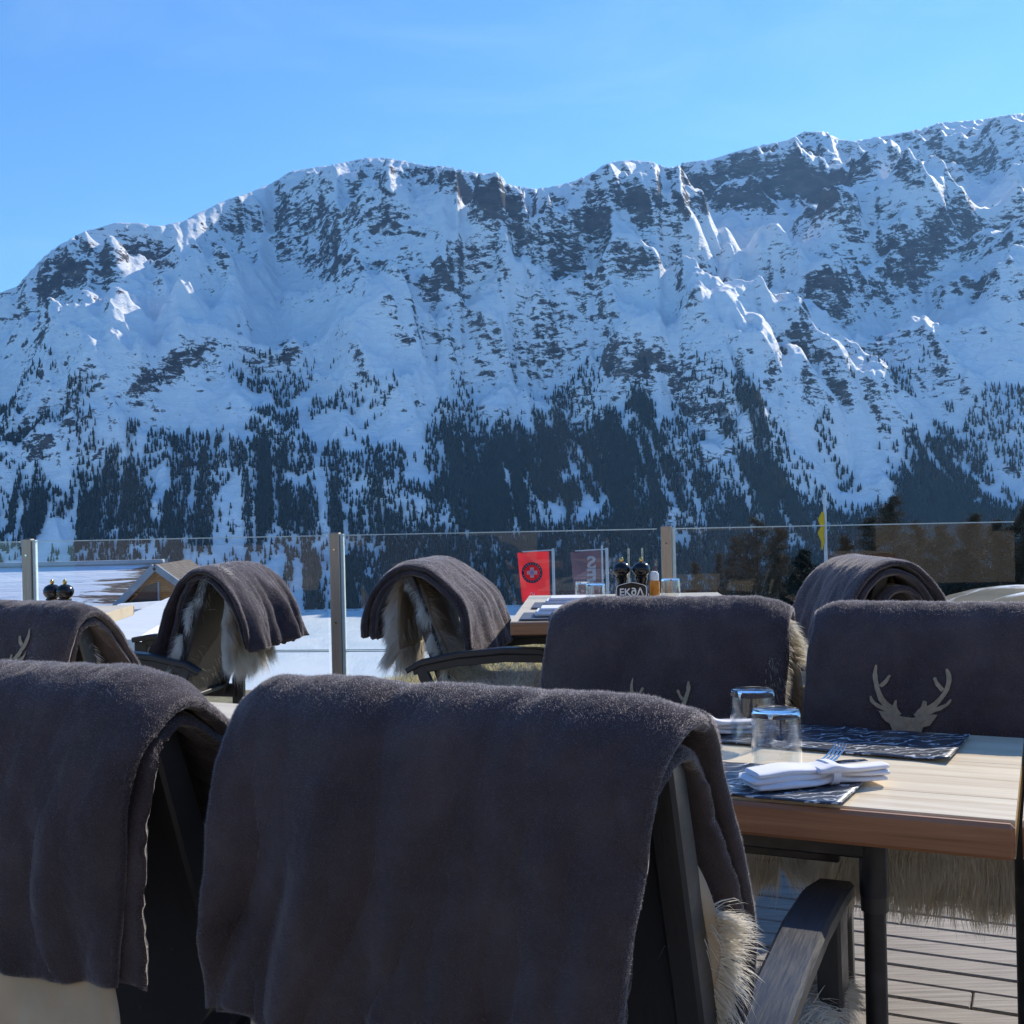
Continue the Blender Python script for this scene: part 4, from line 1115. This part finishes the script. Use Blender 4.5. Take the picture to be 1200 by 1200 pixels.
# name plate on the table
M_WHITE = simple('white_paint', (.78, .78, .76), .5, 40, .05)
ps = at(740, 694, 4.70)
sg = empty('name_plate', (ps.x, ps.y, TZ), math.radians(-3), 'small black table sign with a white outline and hand lettering', 'table sign')
def plate_outline(w, h, k):
    P = []
    for i in range(48):
        a = 2 * PI * i / 48; ca, sa = math.cos(a), math.sin(a)
        x = w * math.copysign(abs(ca) ** .45, ca); z = h * math.copysign(abs(sa) ** .5, sa) + .004 * math.cos(3 * x / w * 1.4) * (1 if sa > 0 else 0)
        P.append((x * k, z * k))
    return P
def flat(P, y, z0): return [(x, y, z + z0) for x, z in P]
def slab(P0, y0, y1, z0):
    n = len(P0); v = flat(P0, y0, z0) + flat(P0, y1, z0)
    return v, [tuple(range(n)), tuple(range(n, 2 * n))[::-1]] + [(i, i + n, (i + 1) % n + n, (i + 1) % n) for i in range(n)]
PW_, PH_ = .064, .034; pz = .048
MB().add(*slab(plate_outline(PW_, PH_, 1), 0, .004, pz)).build('board', M_BLACKP, sg)
O1, O2 = plate_outline(PW_, PH_, .985), plate_outline(PW_, PH_, .93); n = 48
mesh_obj('outline', flat(O1, -.0012, pz) + flat(O2, -.0012, pz), [(i, (i + 1) % n, (i + 1) % n + n, i + n) for i in range(n)], M_WHITE, sg)
text_mesh('EK\u2202\u039b', .040, M_WHITE, sg, 'lettering', Matrix.Translation((0, -.0022, pz - .004)) @ Matrix.Rotation(PI / 2, 4, 'X'), .0004, .0008)
MB().box((0, .016, .008), (.09, .04, .016), 0, .003).build('stand', M_BLACKP, sg)
# oil bottle beside the mills
po = at(767, 694, 4.78)
bt = empty('oil_bottle', (po.x, po.y, TZ), 0, 'small amber oil bottle with pale cap right of the pepper mills', 'bottle')
M_AMBER = NT('amber_oil').bsdf((.72, .30, .04), .12, None, Transmission_Weight=.35, IOR=1.4)
MB().lathe([(.020, 0), (.0225, .004), (.0225, .075), (.019, .085)], n=20).build('flask', M_AMBER, bt, True)
MB().lathe([(.0185, .0855), (.0195, .09), (.019, .112), (.014, .121), (.006, .123)], n=20).build('cap', M_WHITE, bt, True)
# tall pourers
for i, (px, w) in enumerate(((737.5, 'left'), (753.5, 'right'))):
    q_ = at(px, 690, 4.93); c_ = empty('grinder_rod', (q_.x, q_.y, TZ), 0, '%s slim metal spike standing behind the pepper mills' % w, 'menu clip', 'metal menu clips behind the mills')
    MB().tube([(0, 0, .004), (0, 0, .215)], .0035, 8).build('rod', M_CHROME, c_, True); MB().lathe([(.022, 0), (.022, .003), (.004, .0045)], n=18).build('foot', M_CHROME, c_, True)
    c_.name = 'menu_clip' if i == 0 else 'menu_clip.001'
g_ = at(698, 690, 4.55); tumbler((g_.x, g_.y, TZ + .004), .040, .090, 'upturned glass on the far table left of the name plate', 24)
g_ = at(683, 690, 4.95); tumbler((g_.x, g_.y, TZ + .004), .033, .072, 'short upturned glass on the far table beside the left flag', 24)
g_ = at(786, 690, 4.75); tumbler((g_.x, g_.y, TZ + .004), .040, .090, 'upturned glass on the far table in front of the steel post', 24)
# folded napkins and mats on the far table
M_MATG = simple('grey_placemat', (.10, .105, .13), .5, 30, .2)
def stack(loc, rz, lab1, lab2):
    m = empty('placemat', loc, rz, lab1, 'placemat', 'grey placemats on the far table')
    MB().box((0, 0, .004), (.32, .26, .006), 0, .002).build('sheet', M_MATG, m)
    c = empty('napkin', (loc[0], loc[1], loc[2] + .0085), rz, lab2, 'napkin', 'folded napkins on the far table')
    MB().box((-.01, 0, .010), (.20, .16, .018), 0, .008).box((.0, .005, .0245), (.18, .15, .010), 0, .0045).build('cloth', M_NAP, c, True)
stack((.185, 4.16, TZ), math.radians(-4), 'grey placemat at the near end of the far table', 'folded white napkin at the near end of the far table')
stack((.235, 4.62, TZ), math.radians(-4), 'grey placemat farther along the far table', 'folded white napkin farther along the far table')
m_ = empty('napkin', (-2.1, 4.3, TZ), .1, 'folded white napkin on the left table before the snowy roof', 'napkin')
MB().box((0, 0, .012), (.20, .12, .022), 0, .009).build('cloth', M_NAP, m_, True)

# ------------------------------------------------------------ flags on the slope below
def cloth_flag(name, loc, w, h, mat, parent, sway, mirror=True):
    vs = []; fs = []; nx, nz = 24, 36
    for j in range(nz + 1):
        for i in range(nx + 1):
            x = -w * i / nx; z = -h * j / nz
            a = i / nx
            vs.append((x * (1 - sway * j / nz * .12), .035 * math.sin(a * 5 + j * .12) * a + .02 * math.sin(j * .4) * a, z + .015 * a * math.sin(a * 3) * 1.0 - .02 * a))
    for j in range(nz):
        for i in range(nx):
            q2 = j * (nx + 1) + i; fs.append((q2, q2 + nx + 1, q2 + nx + 2, q2 + 1))
    return mesh_obj(name, vs, fs, mat, parent, True)
def cloth(name, c): 
    t = NT(name); b1 = t.n('ShaderNodeBsdfDiffuse', ins={'Color': (*c, 1)}).outputs[0]; b2 = t.n('ShaderNodeBsdfTranslucent', ins={'Color': (*[min(1, x * 1.3) for x in c], 1)}).outputs[0]
    t.link(t.n('ShaderNodeMixShader', ins={0: .5, 1: b1, 2: b2}).outputs[0], t.out.inputs[0]); return t.m
M_RED, M_MAUVE, M_NAVY, M_LBLUE = cloth('red_flag_cloth', (.62, .035, .045)), cloth('mauve_flag_cloth', (.075, .06, .09)), cloth('navy_print', (.03, .04, .10)), cloth('pale_blue_print', (.35, .50, .75))
M_WPRINT = cloth('white_print', (.75, .75, .75)); M_POLEW = simple('white_pole', (.72, .73, .74), .35, 8, .05)
FD = 28.0
def flag(px, top, bot, wpx, label, cloth_m, polepx):
    a = at(polepx, top, FD); b = at(polepx, bot, FD); w = wpx / 1350 * FD; h = (a - b).length
    g = ground_z(a.x, FD)
    f = empty('flag', (a.x, FD, g), math.radians(0), label, 'flag', 'banner flags beyond the balustrade')
    MB().tube([(0, 0, 0), (0, 0, a.z - g + .06)], .035, 10).build('pole', M_POLEW, f, True)
    MB().tube([(.0, 0, a.z - g + .03), (-w * .98, 0, a.z - g + .0)], .014, 8).build('top_arm', M_POLEW, f, True)
    c = cloth_flag('banner', None, w, h, cloth_m, f, 1); c.location = (-.10, 0, a.z - g)
    return f, c, w, h
def ground_z(x, y):
    d = np.hypot(np.asarray(x, float), np.asarray(y, float))
    z = -.35 - .235 * np.clip(np.asarray(y, float) - 8.5, 0, 1e9)
    z = z + 33 * np.exp(-((np.asarray(x, float) - 95) / 75) ** 2 - ((np.asarray(y, float) - 230) / 120) ** 2)
    z = z + .36 * np.exp(-((np.asarray(x, float) - .9) / 1.5) ** 4 - ((np.asarray(y, float) - 8.0) / 1.3) ** 4)
    z = z + (fbm(np.asarray(x, float) / 22 + 5, np.asarray(y, float) / 22, 3, 55)) * np.clip((np.asarray(y, float) - 12) / 60, 0, 1) * 3
    return np.maximum(z, LAKE_Z - 3)
fr_, c_, w_, h_ = flag(0, 646, 704, 37, 'red flag with a round white and blue cross badge on a white pole', M_RED, 648)
YF = -.06
def disc(r0, r1, mat, nm, cx, cz, y, n=40):
    v = [(cx + r * math.cos(2 * PI * k / n), y, cz + r * math.sin(2 * PI * k / n)) for r in (r0, r1) for k in range(n)]
    return mesh_obj(nm, v, [(k, (k + 1) % n, (k + 1) % n + n, k + n) for k in range(n)], mat, c_)
cx, cz = -w_ * .55, -h_ * .42; R_ = w_ * .33
disc(R_ * .74, R_, M_NAVY, 'badge_ring', cx, cz, YF)
disc(.0005, R_ * .70, M_RED, 'badge_field', cx, cz, YF + .004)
m = MB()
def rect(x0, x1, z0, z1, y): return [(x0, y, z0), (x1, y, z0), (x1, y, z1), (x0, y, z1)]
k = R_ * .5; a = R_ * .19
mesh_obj('badge_cross', rect(cx - a, cx + a, cz - k, cz + k, YF - .004) + rect(cx - k, cx - a, cz - a, cz + a, YF - .004) + rect(cx + a, cx + k, cz - a, cz + a, YF - .004), [(0, 1, 2, 3), (4, 5, 6, 7), (8, 9, 10, 11)], M_WPRINT, c_)
mesh_obj('badge_crystal', [(cx, YF - .008, cz - k * .62), (cx + k * .45, YF - .008, cz), (cx, YF - .008, cz + k * .62), (cx - k * .45, YF - .008, cz)], [(0, 1, 2, 3)], M_LBLUE, c_)
for i in range(22):
    a_ = 2 * PI * i / 22
    if abs(math.sin(a_)) < .28: continue
    M_ = Matrix.Translation((cx + R_ * .87 * math.cos(a_), YF - .006, cz + R_ * .87 * math.sin(a_))) @ Matrix.Rotation(-a_ + PI / 2, 4, 'Y')
    v = [M_ @ Vector(p) for p in ((-.012, 0, -.012), (.012, 0, -.012), (.012, 0, .012), (-.012, 0, .012))]
    mesh_obj('badge_letter', v, [(0, 1, 2, 3)], M_WPRINT, c_)
text_mesh('Sp', .17, M_WPRINT, c_, 'lettering', Matrix.Translation((cx, YF, -h_ * .88)) @ Matrix.Rotation(math.radians(-80), 4, 'Y') @ Matrix.Rotation(PI / 2, 4, 'X') @ Matrix.Diagonal((-1, 1, 1, 1)), .001)
fr2, c2, w2, h2 = flag(0, 645, 703, 38, 'mauve flag with mirrored white letters on a white pole right of the red flag', M_MAUVE, 711)
MB().tube([(-.12, 0, 0.4), (-.12, 0, fr2.children[0].dimensions.z if False else at(711, 646, FD).z - ground_z(0, FD) + .02)], .022, 8).build('spar', M_POLEW, fr2, True)
for i, ch in enumerate('SEI'):
    text_mesh(ch, .42, M_WPRINT, c2, 'lettering', Matrix.Translation((-w2 * .36, -.08, -.30 - i * .30)) @ Matrix.Rotation(PI / 2, 4, 'X') @ Matrix.Diagonal((-1.15, 1, 1, 1)), .001, .012)
# tall pole with furled yellow pennant
pt = at(966, 574, 30); gz = float(ground_z(pt.x, 30))
fp = empty('flagpole', (pt.x, 30, gz), 0, 'tall white flagpole with a furled yellow pennant', 'flagpole')
MB().tube([(0, 0, 0), (0, 0, pt.z - gz)], [.055, .036], 10).build('pole', M_POLEW, fp, True)
M_YEL = cloth('yellow_cloth', (.62, .52, .08))
z1 = at(966, 600, 30).z - gz; z0 = at(966, 644, 30).z - gz
MB().tube([(-.06, -.02, z1), (-.11, -.03, z1 - .2), (-.07, -.02, z1 - .38), (-.13, -.02, z1 - .55), (-.08, -.03, z1 - .75), (-.10, -.02, z0)], [.03, .085, .05, .075, .045, .015], 8).build('pennant', M_YEL, fp, True)

# ------------------------------------------------------------ hillside between the terrace and the lake
gx = np.concatenate([-np.geomspace(700, 2, 70), np.linspace(-1.8, 4, 40), np.geomspace(4.3, 700, 90)])
gy = np.concatenate([np.linspace(-14, 6, 12), np.linspace(6.1, 12, 60), np.geomspace(12.3, 620, 110)])
GX, GY = np.meshgrid(gx, gy)
GZ = ground_z(GX, GY) + .02 * fbm(GX * 3, GY * 3, 4, 91) * (GY < 14)
GZ = np.where(GY < 6.2, -.5, GZ)
g = np.arange(GX.size).reshape(GX.shape)
f4 = np.stack([g[:-1, :-1], g[:-1, 1:], g[1:, 1:], g[1:, :-1]], -1).reshape(-1, 4)
def ground_mat():
    t = NT('winter_grass_ground'); k = t.n('ShaderNodeTexCoord').outputs['Object']
    a = t.noise(k, .35, 6, .6); b = t.noise(k, 9, 6, .7)
    c = t.ramp(b, [(.3, (.12, .095, .045)), (.6, (.30, .25, .13)), (.8, (.45, .40, .25))])
    far = t.ramp(t.noise(k, .06, 6, .65), [(.40, (.05, .05, .03)), (.54, (.09, .075, .045)), (.66, (.75, .78, .82))])
    y = t.n('ShaderNodeSeparateXYZ', ins={0: k}).outputs[1]
    c = t.mix(t.ramp(t.math('MULTIPLY', y, .01), [(.11, 0), (.3, 1)]), c, far)
    return t.bsdf(c, .9, t.bump(b, .8, .03))
gr = mesh_obj('hillside_ground', np.stack([GX, GY, GZ], -1).reshape(-1, 3), f4, ground_mat(), smooth=True); tag(gr, kind='structure')
# dry grass blades on the bank by the balustrade
r = np.random.default_rng(5); n = 16000
bx = r.uniform(-1.2, 3.2, n); by = r.uniform(6.4, 9.6, n); bz = ground_z(bx, by)
L = r.uniform(.02, .07, n); dx = r.normal(0, .5, (n, 2)) * L[:, None]; wv_ = .004
V = np.stack([np.stack([bx - wv_, by, bz], -1), np.stack([bx + wv_, by, bz], -1), np.stack([bx + dx[:, 0], by + dx[:, 1], bz + L], -1)], 1).reshape(-1, 3)
gb = mesh_obj('dry_grass', V, np.arange(3 * n).reshape(-1, 3), cloth('straw', (.50, .42, .22))); tag(gb, 'short straw coloured winter grass on the bank beyond the balustrade', 'grass', kind='stuff')

# ------------------------------------------------------------ bare larches and dark spruces on the near shore
M_BARK = simple('larch_bark', (.11, .08, .055), .9, 3, .3, .4, .05)
M_LARCH = foliage_mat('larch_twigs', [(0, (.07, .055, .034)), (.5, (.14, .10, .056)), (1, (.23, .165, .09))])
M_SPRUCE = foliage_mat('spruce_needles', [(0, (.012, .02, .014)), (.5, (.028, .042, .026)), (1, (.05, .065, .04))])
def big_tree(kind, loc, H, W, seed, label, group):
    r = np.random.default_rng(seed)
    o = empty('larch_tree' if kind == 'larch' else 'spruce_tree', loc, r.uniform(0, 6), label, 'tree', group)
    m = MB(); m.tube([(0, 0, -.5), (.1, 0, H * .35), (.02, .1, H * .7), (0, 0, H * .98)], [H * .016, H * .012, H * .007, .02], 7)
    nl = 46
    tips = []
    for k in range(nl):
        z = H * (.14 + .82 * (k / nl)); a = r.uniform(0, 2 * PI)
        prof = (1 - (z / H)) ** .75 * 1.25 if kind != 'round' else math.sin(PI * min(1, (z / H) * .95 + .05)) ** .6
        if kind == 'larch': prof = min(prof, .35 + z / H * 1.2)
        l = W * prof * r.uniform(.6, 1.15)
        e = Vector((math.cos(a) * l, math.sin(a) * l, z + l * (.25 if kind != 'spruce' else -.2)))
        m.tube([(0, 0, z), tuple(Vector((0, 0, z)).lerp(e, .55) + Vector((0, 0, -.05 * l))), tuple(e)], [.05 + .03 * (1 - k / nl), .035, .01], 4)
        tips.append((Vector((0, 0, z)), e, l))
    m.build('trunk', M_BARK, o)
    V = []; T_ = []
    per = 420 if kind == 'spruce' else 800
    for b, e, l in tips:
        n = int(per * (.4 + l / W)); f = r.uniform(.12, 1.05, n) ** .8
        p = np.array(b)[None] + (np.array(e) - np.array(b))[None] * f[:, None] + r.normal(0, .05 * W + .08 * l, (n, 3)) * np.array([1, 1, .75])
        d = r.normal(size=(n, 3)); d[:, 2] = d[:, 2] * .6 - (.5 if kind == 'spruce' else -.2); d /= np.linalg.norm(d, axis=1, keepdims=True)
        sd = np.cross(d, r.normal(size=(n, 3))); sd /= np.linalg.norm(sd, axis=1, keepdims=True)
        ll = r.uniform(.25, .6, n)[:, None] * (1.1 if kind == 'spruce' else .9); w = ll * (.22 if kind == 'spruce' else .16)
        V.append(np.stack([p - sd * w, p + sd * w, p + d * ll], 1).reshape(-1, 3)); T_.append(np.repeat(np.clip(r.normal(.5, .25, n) + .2 * (f - .5), 0, 1), 3))
    V = np.concatenate(V); c = mesh_obj('crown', V, np.arange(len(V)).reshape(-1, 3), M_LARCH if kind != 'spruce' else M_SPRUCE, o)
    a_ = c.data.attributes.new('tint', 'FLOAT', 'POINT'); a_.data.foreach_set('value', np.concatenate(T_).astype(np.float32))
    return o
def tree_at(kind, px, top, D, wpx, seed, label, group):
    p = at(px, top, D); g = float(ground_z(p.x, D)); H = p.z - g
    return big_tree(kind, (p.x, D, g), H, wpx / 1350 * D / 2, seed, label, group)
TREES = [('larch', 815, 652, 300, 46, 'loose brown larch just right of the third balustrade post'), ('larch', 862, 622, 285, 56, 'brown larch half way between the third post and the flagpole'),
         ('larch', 886, 600, 275, 70, 'tall rusty larch left of the dark spruce'), ('larch', 912, 612, 262, 60, 'rusty larch leaning against the dark spruce from the left'),
         ('spruce', 945, 640, 215, 62, 'dark spruce just left of the white flagpole'), ('spruce', 930, 668, 205, 44, 'lower dark spruce in front of the rusty larches'),
         ('larch', 992, 622, 280, 50, 'slim larch right of the white flagpole'), ('larch', 1022, 600, 270, 60, 'pale topped larch above the layered blanket'), ('larch', 1046, 575, 262, 62, 'tallest beige larch, its crown rising over the glass edge'),
         ('larch', 1074, 606, 270, 52, 'larch right of the tallest beige one'), ('larch', 1104, 612, 255, 56, 'dense brown larch above the right end of the layered blanket'), ('spruce', 1128, 640, 240, 50, 'small dark spruce among the right hand larches'),
         ('larch', 1140, 598, 262, 60, 'broad brown larch near the right edge'), ('larch', 1168, 606, 250, 60, 'brown larch second from the right edge'), ('larch', 1198, 590, 246, 64, 'brown larch cut by the right edge of the photo'),
         ('larch', 840, 640, 330, 44, 'faint brown larch farthest back behind the third post'), ('larch', 1230, 600, 250, 60, 'larch standing outside the right edge')]
for i, (kd, px, tp, D, w, lb) in enumerate(TREES):
    tree_at(kd, px, tp, D, w * 1.4, 300 + i, lb, 'larches and spruces on the near shore')
# round bush on the lake shore beyond the side-on chair
tb = at(548, 683, 420); 
big_tree('round', (tb.x, 420, float(ground_z(tb.x, 420))), tb.z - float(ground_z(tb.x, 420)), 9, 77, 'round brown bare tree standing alone by the frozen lake', 'larches and spruces on the near shore')

# ------------------------------------------------------------ chalet roofs below the terrace
def roof_mat():
    t = NT('stone_slabs_with_snow'); k = t.n('ShaderNodeTexCoord').outputs['Object']
    b = t.n('ShaderNodeTexBrick', ins={'Vector': t.n('ShaderNodeMapping', ins={'Vector': k, 'Scale': (1, 1, 1)}).outputs[0], 'Scale': 1.6, 'Mortar Size': .03, 'Color1': (.12, .09, .075, 1), 'Color2': (.22, .17, .13, 1), 'Mortar': (.03, .03, .03, 1)}).outputs[0]
    x = t.n('ShaderNodeSeparateXYZ', ins={0: k}).outputs[0]
    s = t.noise(t.n('ShaderNodeMapping', ins={'Vector': k, 'Scale': (.35, 2.2, 1)}).outputs[0], .9, 7, .65, .6)
    cover = t.math('ADD', s, t.math('MULTIPLY', t.math('ADD', x, 21.5), -.06))
    f = t.ramp(cover, [(.42, 0), (.47, 1)])
    c = t.mix(f, b, t.ramp(s, [(.3, (.62, .70, .80)), (.7, (.88, .90, .92))]))
    return t.bsdf(c, .8, t.bump(t.math('ADD', s, f), .9, .12))
M_ROOF = roof_mat(); M_BARGE = simple('grey_bargeboard', (.42, .43, .44), .7, 2, .15); M_BRICK = None
def brick():
    t = NT('orange_boarding'); k = t.n('ShaderNodeTexCoord').outputs['Object']
    b = t.n('ShaderNodeTexBrick', ins={'Vector': t.n('ShaderNodeMapping', ins={'Vector': k, 'Rotation': (PI / 2, 0, 0)}).outputs[0], 'Scale': 2.2, 'Color1': (.75, .28, .06, 1), 'Color2': (.55, .18, .04, 1), 'Mortar': (.18, .15, .12, 1)}).outputs[0]
    return t.bsdf(t.mix(t.ramp(t.noise(k, 1.2, 5), [(.5, 0), (.8, .6)]), b, (.5, .33, .2)), .85, t.bump(t.noise(k, 9, 4), .3, .02))
M_BRICK = brick(); M_DARKWIN = NT('dark_window').bsdf((.05, .055, .06), .12)
ch = empty('chalet', (0, 0, 0), 0, 'chalet roof under streaky snow with a gable of orange boards', 'house')
D1 = 58.0
pk = at(183, 664, D1); el_ = at(136, 712, D1); er_ = at(236, 702, D1)
# main roof: ridge behind the gable, running left
rdg = at(160, 661, D1 + 5); rz_ = rdg.z; ev = at(60, 735, D1 - 2)
xl_ = -52.0; xr_ = rdg.x + 1.5
mr = mesh_obj('roof', [(xl_, D1 + 5, rz_), (xr_, D1 + 5, rz_), (xr_ - .6, D1 - 2.5, ev.z), (xl_, D1 - 2.5, ev.z), (xl_, D1 + 13, ev.z), (xr_, D1 + 13, ev.z)], [(0, 3, 2, 1), (0, 1, 5, 4)], M_ROOF, ch)
sl_ = mr.modifiers.new('slab', 'SOLIDIFY'); sl_.thickness = .3
MB().box(((xl_ + xr_) / 2, D1 + 5, rz_ + .12), (xr_ - xl_, .5, .22), 0, .05).build('ridge_cap', M_BARGE, ch)
MB().box(((xl_ + xr_) / 2, D1 + 4.5, ev.z - 3.2), (xr_ - xl_ - 1, 12, 6)).build('wall', M_BRICK, ch)
# cross gable facing the terrace
gw = MB().add([(el_.x + .4, D1, el_.z - .1), (er_.x - .4, D1, er_.z - .1), (pk.x, D1, pk.z - .25), (el_.x + .4, D1, el_.z - 4), (er_.x - .4, D1, er_.z - 4)], [(0, 1, 2), (3, 4, 1, 0)]).build('gable', M_BRICK, ch)
bg_ = MB()
dn = Vector((0, 0, -.22))
for e in (el_, er_):
    bg_.sweep([pk + Vector((0, -.25, 0)), e + Vector((0, -.25, 0)) + (e - pk) * .05], .16, .34, (0, 1, 0), .02)
bg_.build('bargeboards', M_BARGE, ch)
mesh_obj('gable_roof', [tuple(pk + Vector((0, -.3, .12))), tuple(el_ + Vector((-.2, -.3, .05))), tuple(el_ + Vector((-.2, 6, .05))), tuple(pk + Vector((0, 6, .12))), tuple(er_ + Vector((.2, -.3, .05))), tuple(er_ + Vector((.2, 6, .05)))],
         [(0, 1, 2, 3), (0, 3, 5, 4)], M_ROOF, ch)
wn = MB()
wn.add([(pk.x - 1.3, D1 - .04, el_.z + .25), (pk.x + .1, D1 - .04, el_.z + .25), (pk.x + .1, D1 - .04, el_.z + 1.25), (pk.x - .6, D1 - .04, el_.z + 1.05)], [(0, 1, 2, 3)]).build('window', M_DARKWIN, ch)
MB().box((pk.x - .5, D1 - .1, el_.z + .18), (1.8, .1, .08)).box((pk.x + .13, D1 - .1, el_.z + .7), (.08, .1, 1.1)).build('window_frame', M_BARGE, ch)
# snow-topped timbers of the terrace roof below
M_SNOWC = simple('sunlit_snow', (.86, .85, .83), .6, 1.2, .04, .3, .03); M_TIMB = simple('pale_timber', (.45, .36, .24), .7, 4, .2)
ta, tb_ = at(120, 772, 15), at(222, 712, 26)
tr = empty('low_roof', (0, 0, 0), 0, 'low roof with a thick sunlit snow cap running diagonally below the gable', 'roof')
MB().sweep([ta, tb_], 1.15, .5, (1, -.2, 0), .12).build('snow_cap', M_SNOWC, tr)
MB().sweep([ta + Vector((-.05, 0, -.42)), tb_ + Vector((-.05, 0, -.42))], 1.0, .32, (1, -.2, 0), .03).build('beam', M_TIMB, tr)
t2a, t2b = at(140, 716, 24), at(198, 712, 25)
tr2 = empty('snowy_beam', (0, 0, 0), 0, 'short horizontal beam with a rounded snow cap under the gable', 'beam')
MB().sweep([t2a, t2b], .5, .30, (0, 1, 0), .12).build('snow_cap', M_SNOWC, tr2)
MB().sweep([t2a + Vector((0, 0, -.28)), t2b + Vector((0, 0, -.28))], .4, .22, (0, 1, 0), .03).build('beam', M_TIMB, tr2)

# ------------------------------------------------------------ the restaurant front behind the viewer (the balustrade glass mirrors it)
M_PLAST = simple('cream_plaster', (.46, .40, .33), .85, 1.5, .08, .3, .01); M_SHUT = simple('brown_shutter', (.10, .065, .04), .6, 3, .2)
rs = empty('restaurant', (0, -6.2, 0), math.radians(-6), 'cream plastered restaurant front with arched openings behind the terrace', 'building')
W = MB(); ops = [(-7.5, 1.5), (-4.6, 1.5), (-1.6, 1.4), (1.4, 1.4), (4.4, 1.5), (7.4, 1.5)]
xs = -10
for cx_, w_ in ops:
    W.box(((xs + cx_ - w_ / 2) / 2, 0, 1.5), (cx_ - w_ / 2 - xs, .4, 3.0)); xs = cx_ + w_ / 2
W.box(((xs + 10) / 2, 0, 1.5), (10 - xs, .4, 3.0)); W.box((0, 0, 3.9), (20, .4, 1.8))
for cx_, w_ in ops:
    for s in (-1, 1):
        pts = [(w_ / 2 * math.cos(a), 2.1 + .9 * math.sin(a)) for a in [PI / 2 * k / 8 for k in range(9)]]
        P = [(cx_ + s * x, z) for x, z in pts] + [(cx_ + s * w_ / 2, 3.0)]
        P = P if s > 0 else P
        v = [(x, .199, z) for x, z in P] + [(x, -.199, z) for x, z in P]; n = len(P)
        W.add(v, [tuple(range(n)), tuple(range(n, 2 * n))] + [(i, i + 1, i + 1 + n, i + n) for i in range(n - 2)])
W.build('wall', M_PLAST, rs)
for i, (cx_, w_) in enumerate(ops):
    if i % 2 == 0:
        wd_ = MB().box((cx_, -.08, 1.55), (w_ - .02, .05, 2.9)).build('window', M_DARKWIN, rs)
        MB().box((cx_, .0, .35), (w_, .30, .7)).build('window_sill', M_PLAST, rs)
    else:
        MB().box((cx_, -.05, 1.5), (w_ - .02, .06, 2.96)).build('door', M_SHUT, rs)
MB().box((0, -2.6, 4.95), (21, 6.4, .3)).build('roof', M_BARGE, rs)
MB().box((0, -5.0, 2.4), (20, .3, 4.8)).build('rear_wall', M_PLAST, rs)
